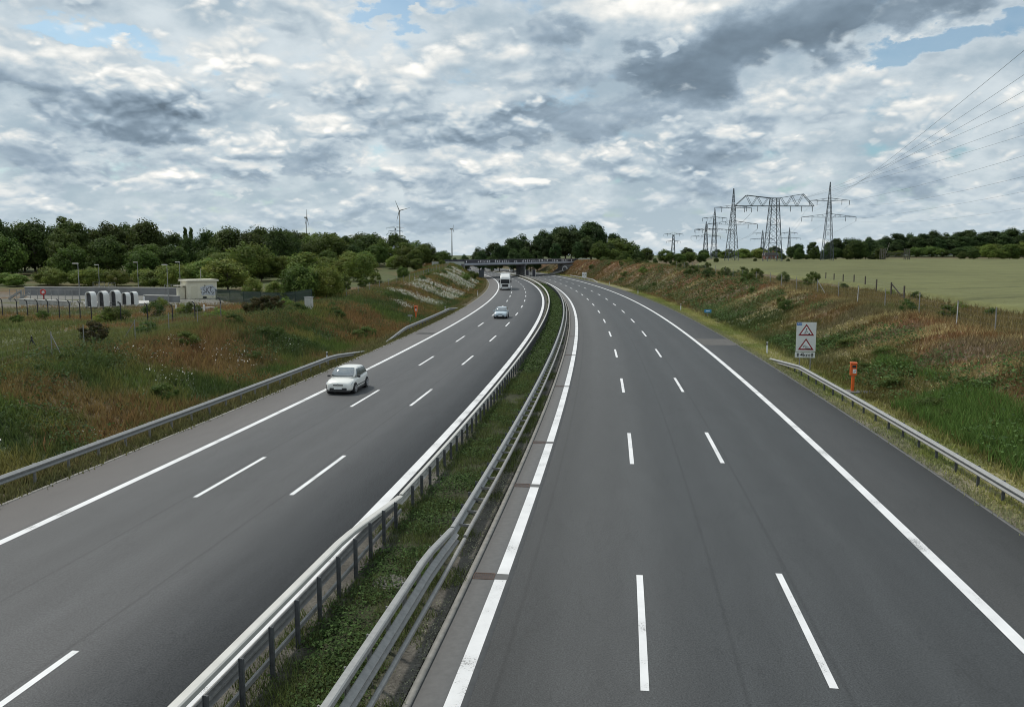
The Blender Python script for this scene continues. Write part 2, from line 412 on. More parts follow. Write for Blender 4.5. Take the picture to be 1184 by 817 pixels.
geo = wn('ShaderNodeTexCoord'); sep = wn('ShaderNodeSeparateXYZ'); ls.new(geo.outputs['Generated'], sep.inputs[0])
DX, DY, DZ = sep.outputs[0], sep.outputs[1], sep.outputs[2]
zc = wop('MAXIMUM', DZ, -0.2)
inv = wop('DIVIDE', 1.0, wop('ADD', zc, 0.40))
qx = wop('MULTIPLY', DX, inv); qy = wop('MULTIPLY', DY, inv)
def qvec(up=0.0, off=(0, 0, 0)):
    """place on the cloud layer; 'up' steps towards the zenith"""
    k = wop('SUBTRACT', 1.0, wop('DIVIDE', up, wop('MULTIPLY', inv, 1.0)))
    c = wn('ShaderNodeCombineXYZ')
    ls.new(wop('ADD', wop('MULTIPLY', qx, k), off[0]), c.inputs[0]); ls.new(wop('ADD', wop('MULTIPLY', qy, k), off[1]), c.inputs[1]); c.inputs[2].default_value = off[2]
    return c.outputs[0]
def cn(vec, sc, det=9.0, rough=0.56, dist=0.0):
    n = wn('ShaderNodeTexNoise', i_Scale=sc, i_Detail=det, i_Roughness=rough, i_Distortion=dist); ls.new(vec, n.inputs['Vector']); return n.outputs['Fac']
OFF = (3.7, 1.9, 0.4)
SCL = 5.2; HEAP_LO, HEAP_HI = 0.50, 0.64
def puffs(vec, sc, det):
    """rounded heaps: distance to scattered centres, several sizes at once"""
    ds = wn('ShaderNodeTexNoise', i_Scale=sc * 1.1, i_Detail=3.0); ls.new(vec, ds.inputs['Vector'])
    sb = wn('ShaderNodeVectorMath', operation='SUBTRACT'); ls.new(ds.outputs['Color'], sb.inputs[0]); sb.inputs[1].default_value = (0.5, 0.5, 0.5)
    sk = wn('ShaderNodeVectorMath', operation='SCALE'); ls.new(sb.outputs[0], sk.inputs[0]); sk.inputs['Scale'].default_value = 0.9 / sc
    ad = wn('ShaderNodeVectorMath', operation='ADD'); ls.new(vec, ad.inputs[0]); ls.new(sk.outputs[0], ad.inputs[1])
    v = wn('ShaderNodeTexVoronoi', feature='F1', voronoi_dimensions='2D'); v.normalize = False
    v.inputs['Scale'].default_value = sc; v.inputs['Detail'].default_value = det; v.inputs['Roughness'].default_value = 0.55; v.inputs['Lacunarity'].default_value = 2.3
    ls.new(ad.outputs[0], v.inputs['Vector']); return wop('SUBTRACT', 1.0, v.outputs['Distance'])
def density(up, det=10, pd=4):
    v = qvec(up, OFF)
    return wop('ADD', wop('MULTIPLY', cn(v, SCL, det, 0.54, 0.1), 0.74), wop('MULTIPLY', puffs(v, 7.5, pd), 0.17))
d0 = density(0.0, 7, 2)              # cloud density
e0 = d0
d1 = density(0.022, 4, 2)            # the same a little higher up: what stands over this spot
d2 = density(0.08, 2, 0)
wisp = cn(qvec(0.0, (5.0, 2.0, 3.3)), 15.0, 5, 0.55)
big = cn(qvec(0.0, (8.1, 5.2, 2.0)), 2.2, 4, 0.5)     # broad banks
warp = cn(qvec(0.0, (1.0, 7.0, 5.0)), 7.5, 6, 0.54)
warp2 = cn(qvec(0.0, (21.0, 3.0, 9.0)), 7.5, 6, 0.54)
az = wop('ARCTAN2', DX, DY); el = wop('ARCSINE', DZ)
azw = wop('ADD', az, wop('MULTIPLY', wop('SUBTRACT', warp, 0.5), 0.26)); elw = wop('ADD', el, wop('MULTIPLY', wop('SUBTRACT', warp2, 0.5), 0.13))
def bank(px, py, rx, ry, tilt=0.0):
    d = direction(px, py); a0 = math.atan2(d.x, d.y); e0 = math.asin(d.z)
    a = wop('SUBTRACT', azw, a0); e = wop('SUBTRACT', elw, e0)
    ct, st = math.cos(tilt), math.sin(tilt)
    a2 = wop('ADD', wop('MULTIPLY', a, ct * FPX / rx), wop('MULTIPLY', e, st * FPX / rx))
    e2 = wop('SUBTRACT', wop('MULTIPLY', e, ct * FPX / ry), wop('MULTIPLY', a, st * FPX / ry))
    r = wop('SQRT', wop('ADD', wop('MULTIPLY', a2, a2), wop('MULTIPLY', e2, e2)))
    return wrange(r, 1.45, 0.35)
def total(items):
    t = None
    for it in items: t = it if t is None else wop('MAXIMUM', t, it)
    return t
dark = total([wop('MULTIPLY', bank(850, 52, 215, 46, R(15)), 1.0), wop('MULTIPLY', bank(1010, 8, 150, 28, R(14)), 1.0), wop('MULTIPLY', bank(640, 140, 190, 27, R(4)), 0.72), wop('MULTIPLY', bank(175, 130, 88, 28), 0.88),
              wop('MULTIPLY', bank(610, 38, 75, 18), 0.5), wop('MULTIPLY', bank(395, 112, 80, 18), 0.4), wop('MULTIPLY', bank(800, 185, 150, 18, R(8)), 0.55),
              wop('MULTIPLY', bank(40, 190, 130, 18), 0.45), wop('MULTIPLY', bank(330, 200, 160, 17), 0.45), wop('MULTIPLY', bank(480, 250, 260, 14), 0.45), wop('MULTIPLY', bank(900, 225, 260, 16), 0.35), wop('MULTIPLY', bank(30, 95, 60, 18), 0.35)])
hole = total([wop('MULTIPLY', bank(135, 42, 62, 12), 0.95), wop('MULTIPLY', bank(475, 4, 60, 9), 0.9), wop('MULTIPLY', bank(1105, 36, 90, 12, R(8)), 0.85), wop('MULTIPLY', bank(235, 78, 26, 7), 0.6)])
bright = total([bank(180, 92, 130, 26), wop('MULTIPLY', bank(470, 165, 150, 20, R(-4)), 0.9), wop('MULTIPLY', bank(640, 195, 130, 15), 1.0), wop('MULTIPLY', bank(730, 30, 70, 34), 0.7),
                wop('MULTIPLY', bank(235, 210, 60, 16), 0.9), wop('MULTIPLY', bank(290, 172, 50, 16), 0.7), wop('MULTIPLY', bank(380, 45, 160, 40), 0.6), wop('MULTIPLY', bank(720, 175, 60, 30), 0.7), wop('MULTIPLY', bank(960, 170, 110, 30), 0.35)])
dens = wop('ADD', wop('ADD', d0, wop('MULTIPLY', wop('SUBTRACT', big, 0.5), 0.3)), wop('SUBTRACT', wop('MULTIPLY', dark, 0.13), wop('MULTIPLY', hole, 0.24)))
dens = wop('ADD', dens, wop('MULTIPLY', wop('SUBTRACT', wisp, 0.5), 0.10))
cover = wrange(dens, 0.35, 0.46)
veil = wop('MULTIPLY', wrange(wop('ADD', wop('MULTIPLY', wisp, 0.4), wop('MULTIPLY', warp, 0.6)), 0.30, 0.46), wrange(hole, 0.0, 0.6, 0.95, 0.22))
edge = wop('MULTIPLY', wop('ADD', wop('SUBTRACT', e0, d1), 0.0), 1.9)          # lit rims on the upper sides, shade below
body = wop('MULTIPLY', wop('SUBTRACT', e0, d2), 1.25)
lum = wop('ADD', wop('ADD', 0.68, edge), body)
lum = wop('ADD', lum, wop('MULTIPLY', wop('SUBTRACT', 0.5, dens), 0.9))
lum = wop('ADD', lum, wop('MULTIPLY', wop('SUBTRACT', wisp, 0.5), 0.22))
lum = wop('ADD', lum, wop('MULTIPLY', bright, 0.22))
dk = wop('MULTIPLY', wop('POWER', dark, 1.25), 0.86)
lum = wop('ADD', wop('MULTIPLY', lum, wop('SUBTRACT', 1.0, dk)), wop('MULTIPLY', dk, wop('ADD', wop('ADD', 0.15, wop('MULTIPLY', wop('SUBTRACT', wisp, 0.5), 0.25)), wop('MULTIPLY', body, 0.30))))
# small heaped clouds in front of the sheet: crisp sunlit tops, soft grey feet
h0 = wop('ADD', wop('MULTIPLY', puffs(qvec(0.0, (7.7, 4.1, 0.0)), 9.0, 2), 0.5), wop('MULTIPLY', cn(qvec(0.0, (2.2, 9.1, 1.0)), 7.0, 5, 0.52), 0.5))
h1 = wop('ADD', wop('MULTIPLY', puffs(qvec(0.03, (7.7, 4.1, 0.0)), 9.0, 2), 0.5), wop('MULTIPLY', cn(qvec(0.03, (2.2, 9.1, 1.0)), 7.0, 4, 0.55), 0.5))
hth = wop('SUBTRACT', wop('ADD', h0, wop('MULTIPLY', bright, 0.16)), wop('MULTIPLY', dark, 0.10))
heap = wop('MULTIPLY', wrange(hth, HEAP_LO, HEAP_HI), 0.42)
hl = wop('ADD', 0.80, wop('MULTIPLY', wop('ADD', wop('SUBTRACT', h0, h1), 0.066), 3.6))
hl = wop('MINIMUM', wop('MAXIMUM', hl, 0.5), 1.12)
lum = wop('ADD', wop('MULTIPLY', lum, wop('SUBTRACT', 1.0, heap)), wop('MULTIPLY', hl, heap))
cover = wop('MAXIMUM', cover, heap)
# single heaped clouds that stand out: sunlit crown, flat shaded foot
hp = wop('SUBTRACT', h0, 0.32); rim = wop('MULTIPLY', wop('ADD', wop('SUBTRACT', h0, h1), 0.066), 1.1)
for px, py, rx, ry, top, base in ((170, 120, 108, 46, .98, .14), (500, 152, 120, 34, .82, .24), (230, 214, 34, 15, 1.08, .42), (292, 176, 40, 19, 1.08, .34), (366, 150, 28, 14, 1.06, .5), (606, 216, 46, 10, 1.1, .5),
                                  (556, 197, 44, 15, 1.04, .42), (738, 194, 46, 26, 1.0, .36), (652, 183, 26, 10, 1.08, .48), (448, 118, 66, 22, .88, .40), (30, 241, 34, 9, 1.06, .52), (884, 196, 34, 9, 1.0, .5), (860, 168, 60, 18, .9, .42), (395, 105, 60, 22, .78, .30)):
    d = direction(px, py); a0 = math.atan2(d.x, d.y); e0 = math.asin(d.z)
    a_ = wop('MULTIPLY', wop('SUBTRACT', az, a0), FPX / rx); e_ = wop('MULTIPLY', wop('SUBTRACT', el, e0), FPX / ry)
    ef = wop('ADD', wop('MULTIPLY', wop('MINIMUM', e_, 0.0), 1.6), wop('MAXIMUM', e_, 0.0))
    r_ = wop('SUBTRACT', wop('SQRT', wop('ADD', wop('MULTIPLY', a_, a_), wop('MULTIPLY', ef, ef))), wop('MULTIPLY', hp, 1.9))
    m_ = wop('MULTIPLY', wrange(r_, 1.15, 0.50), 0.8)
    v_ = wrange(wop('ADD', e_, wop('MULTIPLY', hp, 1.3)), -0.45, 1.2)
    L_ = wop('ADD', wop('ADD', base, wop('MULTIPLY', v_, top - base)), rim)
    lum = wop('ADD', wop('MULTIPLY', lum, wop('SUBTRACT', 1.0, m_)), wop('MULTIPLY', L_, m_))
    cover = wop('MAXIMUM', cover, m_)
lum = wop('MINIMUM', wop('MAXIMUM', lum, 0.0), 1.15)
rp = wn('ShaderNodeValToRGB'); ls.new(wop('DIVIDE', lum, 1.15), rp.inputs['Fac'])
cr = rp.color_ramp
stops = [(0.0, (1.2, 1.62, 2.05)), (0.16, (1.75, 2.35, 2.95)), (0.40, (2.95, 3.75, 4.5)), (0.60, (4.75, 5.5, 6.0)), (0.80, (7.0, 7.2, 7.1)), (1.0, (9.5, 9.3, 8.8))]
for i, (p, c) in enumerate(stops):
    e = cr.elements[i] if i < 2 else cr.elements.new(p)
    e.position = p; e.color = (c[0] / 10, c[1] / 10, c[2] / 10, 1)
cl = wn('ShaderNodeVectorMath', operation='SCALE'); ls.new(rp.outputs[0], cl.inputs[0]); cl.inputs['Scale'].default_value = 10.0
bl = wn('ShaderNodeMix', data_type='RGBA', blend_type='MULTIPLY'); bl.inputs[0].default_value = 1.0
ls.new(sky.outputs[0], bl.inputs[6]); bl.inputs[7].default_value = (0.80, 0.98, 0.98, 1)
vc = wmix(wrange(wop('ADD', wop('MULTIPLY', warp2, 0.6), wop('MULTIPLY', big, 0.4)), 0.38, 0.62), (3.4, 4.25, 4.9), (6.0, 6.6, 6.9))
und = wmix(veil, bl.outputs[2], vc)
fin = wmix(cover, und, cl.outputs[0])
# pale band of air low over the horizon
hzf = wrange(el, 0.10, -0.01, 0.0, 0.55)
fin = wmix(hzf, fin, (4.6, 5.5, 6.1))
bg = wn('ShaderNodeBackground'); ls.new(fin, bg.inputs['Color']); bg.inputs['Strength'].default_value = 0.1
wo = wn('ShaderNodeOutputWorld'); ls.new(bg.outputs[0], wo.inputs['Surface'])

scene.view_settings.view_transform = 'Standard'; scene.view_settings.look = 'None'
scene.view_settings.exposure = 0.2; scene.view_settings.gamma = 1.0; scene.view_settings.use_curve_mapping = False
scene.render.engine = 'CYCLES'; scene.cycles.max_bounces = 6; scene.cycles.transparent_max_bounces = 4
scene.cycles.use_denoising = True; scene.cycles.pixel_filter_type = 'BLACKMAN_HARRIS'; scene.cycles.filter_width = 1.0
try: scene.cycles.denoiser = 'OPENIMAGEDENOISE'
except Exception: pass
# ------------------------------------------------------------------ ground sheet
def soil_color(x, y, s, o):
    """colour of the plants and bare soil that cover the ground (metre-sized patches)"""
    x = np.asarray(x); y = np.asarray(y)
    n1 = fbm(x, y, 16, 11); n2 = fbm(x, y, 6, 23); n3 = fbm(x, y, 2.2, 31); n4 = fbm(x, y, 26, 47)
    def C(*c): return np.array(c)
    def mixc(a, b, t): return a * (1 - t[..., None]) + b * t[..., None]
    green = C(.054, .074, .025); dgreen = C(.030, .047, .018); olive = C(.098, .094, .036); rust = C(.118, .072, .041)
    brown = C(.122, .068, .042); straw = C(.30, .25, .155); gravel = C(.20, .185, .16); mown = C(.13, .135, .055); grey = C(.10, .095, .075)
    shp = np.broadcast_shapes(x.shape)
    one = np.ones(shp)
    # left bank
    L = mixc(green * one[..., None], rust, sstep(.42, .60, n1 * .5 + n2 * .5) * .85)
    L = mixc(L, olive, sstep(.45, .65, fbm(x, y, 4, 29)) * .7)
    L = mixc(L, dgreen, sstep(.46, .58, fbm(x, y, 5, 41)) * sstep(-37, -29, o) * .9); L = mixc(L, rust * 1.05, sstep(.55, .65, fbm(x, y, 7, 43)) * .7)
    up = sstep(-30, -38, o)
    meadow = mixc(C(.085, .09, .042) * one[..., None], C(.13, .075, .042), sstep(.45, .65, n1)); meadow = mixc(meadow, C(.05, .075, .028), sstep(.52, .7, n2) * .8)
    L = mixc(L, meadow, up * .85)
    yard = sstep(92, 112, s) * (1 - sstep(150, 165, s)) * sstep(-50, -58, o) 
    L = mixc(L, C(.13, .122, .105), yard * sstep(.42, .56, n2 + .05) * .8)
    field2 = sstep(170, 190, s) * sstep(-44, -50, o)
    L = mixc(L, C(.075, .09, .035), field2 * .6)
    # right bank: mown hay lies in streaks down the slope
    st = vnoise(s * .9 + o * .3, o * .16, 1.1, 71); st2 = vnoise(s * .9 + o * .3, o * .25, .55, 72)
    Rr = mixc(brown * one[..., None], rust * 1.05, sstep(.45, .65, n1))
    Rr = mixc(Rr, straw, np.clip(sstep(.58, .78, st) * .7 + sstep(.68, .86, st2) * .4, 0, 1) * sstep(.30, .48, n4) * sstep(15.5, 18, o) * .75)
    Rr = mixc(Rr, grey, sstep(.5, .62, n2) * .5)
    low = (1 - sstep(17.5, 21.5, o + (n2 - .5) * 8)) * (1 - .55 * sstep(75, 160, s))
    Rr = mixc(Rr, green, np.clip(low, 0, 1) * .6); Rr = mixc(Rr, dgreen, sstep(.55, .7, n1) * np.clip(low + .35, 0, 1) * .8)
    Rr = mixc(Rr, C(.10, .085, .045), sstep(25, 28, o) * .7); Rr = mixc(Rr, green, sstep(.55, .68, n2) * sstep(24, 27, o) * .6)
    col = np.where((o > 0)[..., None], Rr, L)
    mo = sstep(11.6, 11.9, o) * (1 - sstep(14.0, 15.0, o + (n3 - .5) * 1.2))
    vm = mixc(mown * one[..., None], C(.19, .17, .085), sstep(.42, .6, n2)); vm = mixc(vm, gravel * .75, sstep(12.9, 12.1, o + (n3 - .5) * 1.0) * .8)
    col = mixc(col, vm, mo)
    ml = sstep(-21.4, -21.7, o) * (1 - sstep(-22.9, -23.6, o))
    col = mixc(col, mixc(C(.075, .068, .04) * one[..., None], C(.11, .09, .055), n3), ml)
    med = sstep(-8.9, -8.3, o) * (1 - sstep(-4.3, -4.0, o))
    col = mixc(col, gravel * .35, med)
    return col

ya = np.concatenate([np.arange(-60, 140, 1.0), np.arange(140, 360, 2.0), np.arange(360, 700, 8.0), np.geomspace(700, 9000, 24)])
xa = np.concatenate([-np.geomspace(7000, 130, 22), np.arange(-128, -60, 4.0), np.arange(-60, 70, 1.0), np.arange(70, 170, 4.0), np.geomspace(172, 7000, 24)])
GX, GY = np.meshgrid(xa, ya)
gs, go = road_so(GX, GY)
GZ = ground_z(GX, GY)
corr = (go > -22.6) & (go < 12.9) & (GY < 640)
GZ = np.where(corr, np.minimum(GZ, -0.07), GZ)
gt = soil_color(GX, GY, gs, go)
gt = np.where((GY > 700)[..., None], np.array([.07, .085, .035]), gt)
ground = link('ground', grid_mesh('ground', GX, GY, GZ, tint=gt), M_soil); tag(ground, kind='structure')

def strip(name, o0, o1, s0, s1, z, m, parent=None, ds=2.0, skirt=0.12, no=2, kind=None):
    s = np.arange(s0, s1 + ds * .5, ds); o = np.linspace(o0, o1, no)
    if skirt: o = np.concatenate([[o0], o, [o1]])
    SSg, OO = np.meshgrid(s, o, indexing='ij')
    X, Y = road(SSg, OO); Z = np.full(X.shape, z, dtype=float)
    if skirt: Z[:, 0] = z - skirt; Z[:, -1] = z - skirt
    ob = link(name, grid_mesh(name, X, Y, Z, uv=np.stack([SSg, OO], -1), smooth=False), m, parent)
    # faces look up
    if kind: tag(ob, kind=kind)
    return ob

A_right = asphalt('asphalt of the right carriageway', (0.048, 0.0515, 0.0535), [-1.8, 1.85, 5.9], [-2.9, 1.95, 3.95, 8.42])
A_left = asphalt('asphalt of the left carriageway', (0.066, 0.0675, 0.0695), [-17.1, -13.8, -10.4], [-12.4, -15.7, -19.02])
road_r = strip('right_carriageway', -3.35, 11.7, -58, 640, 0.0, A_right, kind='structure', no=4)
road_l = strip('left_carriageway', -21.5, -8.25, -58, 640, 0.0, A_left, kind='structure', no=4)
gutter = strip('concrete_gutter', -4.42, -3.35, -58, 640, 0.002, M_concrete, kind='structure', skirt=0.12)
kerb_m = strip('kerb', -4.56, -4.42, -58, 640, 0.05, mat('kerb concrete', (.22, .21, .19), .85, var=.2, scale=4.0), parent=gutter)
kerb_l = strip('kerb_edge', -21.66, -21.5, -58, 400, 0.012, mat('kerb concrete', (.20, .19, .17), .85), kind='structure')
kerb_r = strip('kerb_edge', 11.7, 11.82, -58, 400, 0.008, M_concrete, kind='structure')

def dashes(name, o, start, m, parent, w=0.17):
    V = []
    s = start
    while s > -40: s -= 18
    while s < 560:
        for a in np.arange(s, s + 5.99, 2.0):
            for ss, oo in ((a, o - w / 2), (a, o + w / 2), (a + 2.0, o + w / 2), (a + 2.0, o - w / 2)):
                x, y = road(ss, oo); V.append((float(x), float(y), 0.006))
        s += 18
    return link(name, np_mesh(name, V, 4), m, parent)
strip('edge_line', 8.10, 8.42, -58, 600, 0.006, M_white_line, parent=road_r, skirt=0)
strip('edge_line', -3.80, -3.48, -58, 600, 0.008, M_white_line, parent=gutter, skirt=0)
dashes('lane_line', 0.0, 15.6, M_white_line, road_r); dashes('lane_line', 3.71, 16.2, M_white_line, road_r)
strip('edge_line', -8.86, -8.48, -58, 600, 0.006, M_white_line, parent=road_l, skirt=0)
strip('edge_line', -18.99, -18.69, -58, 600, 0.006, M_white_line, parent=road_l, skirt=0)
dashes('lane_line', -12.17, 27.6, M_white_line, road_l); dashes('lane_line', -15.44, 26.9, M_white_line, road_l)
M_patch = mat('asphalt repair', (0.085, 0.081, 0.075), 0.85, var=0.16, scale=2.0)
strip('shoulder_patch', 8.5, 11.65, 80, 86.5, 0.005, M_patch, parent=road_r, skirt=0)
M_stain = mat('dark asphalt repair', (0.042, 0.041, 0.039), 0.8, var=0.2, scale=2.0)
strip('shoulder_patch', -21.0, -19.2, 88.5, 91, 0.005, M_stain, parent=road_l, skirt=0)

# central reserve: gravel and earth, a little uneven
s = np.arange(-58, 560, 0.8); o = np.linspace(-8.27, -4.62, 10)
Sg, Og = np.meshgrid(s, o, indexing='ij'); X, Y = road(Sg, Og)
Z = -0.03 + (fbm(X, Y, 1.1, 90) - .5) * 0.12 + 0.05 * np.sin((Og + 8.27) / 3.65 * math.pi)
Z[:, 0] = -0.02; Z[:, -1] = -0.02
mg = fbm(X, Y, 2.2, 91)[..., None]; mt = np.where(((Og > -5.4) | (Og < -7.3))[..., None], np.array([.095, .088, .076]), np.array([.045, .048, .026])) * (0.55 + .9 * mg)
reserve = link('median_strip', grid_mesh('median_strip', X, Y, Z, tint=mt), M_soil); tag(reserve, kind='structure')

# grain field on the plateau to the right
fy = np.concatenate([np.arange(-50, 140, 4.0), np.arange(140, 660, 10.0)])
fl = np.interp(fy, [-50, 0, 60, 100, 150, 200, 240, 300, 400, 500, 660], [32, 36.5, 44, 47.5, 53, 57, 59, 66, 88, 114, 165])
fu = np.linspace(0, 1, 60) ** 1.6
FX_ = fl[:, None] + fu[None, :] * (fy[:, None] * .75 + 260); FY_ = np.repeat(fy[:, None], 60, 1)
FZ = ground_z(FX_, FY_) + 0.55 + (fbm(FX_, FY_, 9, 61) - .5) * .12
FZ[:, 0] -= 0.6; FZ[:, -1] -= .6; FZ[0, :] -= .6; FZ[-1, :] -= .6
tr = vnoise(FX_ * .6 - FY_ * .25, FY_ * .05, 6, 64)
ft = np.array([.140, .146, .060]) * (0.78 + .42 * fbm(FX_, FY_, 60, 66)[..., None]) * (0.93 + .14 * tr[..., None])
field = link('grain_field', grid_mesh('grain_field', FX_, FY_, FZ, tint=ft), M_crop); tag(field, kind='structure')

# ------------------------------------------------------------------ grasses and weeds: loose blades, nobody could count them
NR = np.random.default_rng(5)
def blades(name, s0, s1, o0, o1, n, h, wd, blades_per, colf, keep=None, spread=0.18, lean=0.5, flat=False, zf=None, label=None):
    s = NR.uniform(s0, s1, n); o = NR.uniform(o0, o1, n)
    X, Y = road(s, o)
    if keep is not None:
        k = keep(X, Y, s, o); X, Y, s, o = X[k], Y[k], s[k], o[k]
    Z = ground_z(X, Y) if zf is None else np.full(X.shape, zf)
    col = colf(X, Y, s, o); n = len(X)
    hh = h[0] + (h[1] - h[0]) * NR.random(n) ** 1.5
    X = np.repeat(X, blades_per); Y = np.repeat(Y, blades_per); Z = np.repeat(Z, blades_per); hh = np.repeat(hh, blades_per) * NR.uniform(.55, 1.1, n * blades_per)
    col = np.repeat(col, blades_per, 0) * NR.uniform(.7, 1.35, (n * blades_per, 1)); N_ = len(X)
    X = X + NR.normal(0, spread, N_); Y = Y + NR.normal(0, spread, N_)
    a = NR.uniform(0, 2 * math.pi, N_); dx = np.cos(a); dy = np.sin(a)
    b = NR.uniform(0, 2 * math.pi, N_); lx = np.cos(b) * lean * hh; ly = np.sin(b) * lean * hh
    ww = NR.uniform(wd[0], wd[1], N_)
    if flat:        # broad leaves: a diamond held up on its stalk
        c = np.stack([X + lx * .5, Y + ly * .5, Z + hh * NR.uniform(.3, 1, N_)], -1)
        u = np.stack([dx, dy, NR.normal(0, .35, N_)], -1) * ww[:, None]; v = np.stack([-dy, dx, NR.normal(0, .45, N_)], -1) * ww[:, None] * .6
        V = np.stack([c - u, c - v, c + u, c + v], 1).reshape(-1, 3); nper = 4
    else:
        p0 = np.stack([X - dx * ww, Y - dy * ww, Z - .04], -1); p1 = np.stack([X + dx * ww, Y + dy * ww, Z - .04], -1)
        p2 = np.stack([X + lx, Y + ly, Z + hh], -1); V = np.stack([p0, p1, p2], 1).reshape(-1, 3); nper = 3
    me = np_mesh(name, V, nper, tint=np.repeat(col, nper, 0))
    ob = link(name, me, M_grass); tag(ob, label=label, kind='stuff'); return ob
def csoil(mul):
    def f(X, Y, s, o): return soil_color(X, Y, s, o) * np.array(mul)
    return f
def cconst(c, v=.25):
    def f(X, Y, s, o): return np.array(c)[None] * (1 + v * (2 * NR.random((len(X), 1)) - 1))
    return f
# left bank and the meadow above it
blades('bank_grass', 15, 75, -44, -22.6, 20000, (.25, .75), (.02, .05), 5, csoil((1.35, 1.3, 1.25)), label='rough grass on the left bank')
blades('bank_grass', 75, 160, -46, -22.6, 15000, (.3, .8), (.04, .09), 5, csoil((1.35, 1.3, 1.25)), label='rough grass farther along the left bank')
blades('bank_grass', 160, 330, -44, -22.6, 12000, (.3, .8), (.08, .16), 4, csoil((1.35, 1.3, 1.25)), label='rough grass on the far left bank')
blades('meadow_grass', 25, 120, -80, -42, 14000, (.2, .6), (.04, .08), 4, csoil((1.3, 1.25, 1.2)), label='meadow grass above the left bank')
pt = lambda sc, seed, th: (lambda X, Y, s, o: fbm(X, Y, sc, seed) > th)
blades('tall_weeds', 18, 150, -36, -23.2, 14000, (.4, 1.2), (.04, .10), 6, cconst((.034, .056, .020), .4), keep=pt(5, 101, .54), flat=True, spread=.3, label='dark green weeds on the left bank')
blades('sorrel', 20, 160, -46, -24, 9000, (.4, .9), (.02, .05), 5, cconst((.125, .070, .042), .35), keep=lambda X, Y, s, o: fbm(X, Y, 16, 11) * .55 + fbm(X, Y, 6, 23) * .45 > .53, label='rust coloured sorrel on the left bank')
# right bank
blades('bank_grass', 25, 100, 14.3, 34, 20000, (.15, .6), (.025, .06), 5, csoil((1.3, 1.25, 1.2)), label='dry grass on the right bank')
blades('bank_grass', 100, 330, 14.3, 34, 15000, (.2, .6), (.06, .13), 4, csoil((1.3, 1.25, 1.2)), label='dry grass on the far right bank')
blades('tall_weeds', 30, 130, 15.2, 24, 8000, (.4, 1.2), (.05, .12), 6, cconst((.050, .082, .030), .4), keep=lambda X, Y, s, o: fbm(X, Y, 6, 131) + (19 - o) * .022 > .545, flat=True, spread=.35, label='green weeds at the foot of the right bank')
blades('tall_weeds', 130, 320, 15.5, 26, 6000, (.4, 1.2), (.1, .2), 5, cconst((.045, .066, .024)), keep=pt(9, 133, .54), flat=True, spread=.5, label='green weeds on the far right bank')
blades('green_grass', 28, 62, 15.0, 19.0, 5200, (.4, .95), (.02, .04), 6, cconst((.080, .125, .038), .3), keep=pt(4, 137, .47), label='tall green grass behind the right guardrail')
blades('hay', 38, 170, 17, 27, 14000, (.05, .2), (.03, .07), 5, cconst((.30, .245, .155)), keep=lambda X, Y, s, o: (vnoise(s * .9 + o * .3, o * .16, 1.1, 71) > .60) & (fbm(X, Y, 26, 47) > .40), lean=2.6, label='cut hay lying in streaks on the right bank')
blades('verge_grass', 20, 200, 11.9, 14.8, 16000, (.05, .16), (.02, .05), 4, csoil((1.25, 1.3, 1.15)), label='short grass on the right verge')
blades('verge_grass', 15, 140, -23.4, -21.7, 7000, (.08, .35), (.02, .05), 4, csoil((1.2, 1.3, 1.1)), label='grass under the left guardrail')
blades('fence_grass', 20, 120, 26, 44, 9000, (.2, .7), (.03, .07), 4, cconst((.13, .10, .052), .4), label='dry grass along the field fence')
# central reserve
blades('median_weeds', 8, 60, -7.35, -5.5, 11000, (.04, .28), (.025, .055), 6, cconst((.042, .068, .024), .55), keep=lambda X, Y, s, o: fbm(X, Y, 1.6, 151) + (1 - abs(o + 6.45)) * .08 + NR.normal(0, .05, len(X)) > .57, flat=True, spread=.14, zf=0.0, label='leafy weeds between the median guardrails')
blades('median_grass', 5, 60, -8.0, -4.7, 26000, (.05, .34), (.006, .016), 6, cconst((.075, .088, .036), .6), keep=lambda X, Y, s, o: fbm(X, Y, 1.3, 153) + (abs(o + 6.4) < 1.15) * .10 > .52, spread=.12, zf=-.02, label='grass between the median guardrails')
blades('median_weeds', 60, 250, -7.5, -5.4, 9000, (.05, .35), (.06, .13), 5, cconst((.040, .060, .022), .35), flat=True, spread=.3, zf=0.0, label='weeds farther along the median')
# white wild flowers: near the left rail and on the far left bank
blades('wildflowers', 20, 36, -27, -22.8, 520, (.35, .6), (.035, .075), 3, cconst((.52, .50, .60), .1), keep=pt(2.2, 171, .56), flat=True, spread=.2, label='white wild flowers behind the left guardrail')
blades('wildflowers', 44, 70, -33, -26, 420, (.4, .7), (.03, .07), 3, cconst((.50, .48, .56), .1), keep=pt(3, 173, .6), flat=True, spread=.25, label='scattered white flowers on the left bank')
blades('wildflowers', 118, 255, -33.5, -25.5, 26000, (.25, .6), (.05, .13), 4, cconst((.36, .35, .38), .18),
       keep=lambda X, Y, s, o: (vnoise(s * .42 - o * .5, o * .10, 1.4, 177) + NR.normal(0, .08, len(s)) > .47) & (fbm(X, Y, 18, 179) > .40), flat=True, spread=.4, label='drifts of white daisies on the far left bank')

blades('bank_grass', 300, 420, 13.5, 42, 7000, (.2, .8), (.12, .24), 4, csoil((1.3, 1.25, 1.2)), label='dry grass on the bank beyond the far bridge on the right')
blades('bank_grass', 330, 430, -44, -22.6, 5000, (.2, .8), (.12, .24), 4, csoil((1.3, 1.25, 1.2)), label='grass on the bank beyond the far bridge on the left')
blades('gravel_stones', 8, 45, -5.35, -4.58, 5000, (.01, .03), (.012, .035), 2, cconst((.17, .16, .14), .5), flat=True, spread=.1, lean=0.1, zf=-.02, label='loose gravel along the gutter')
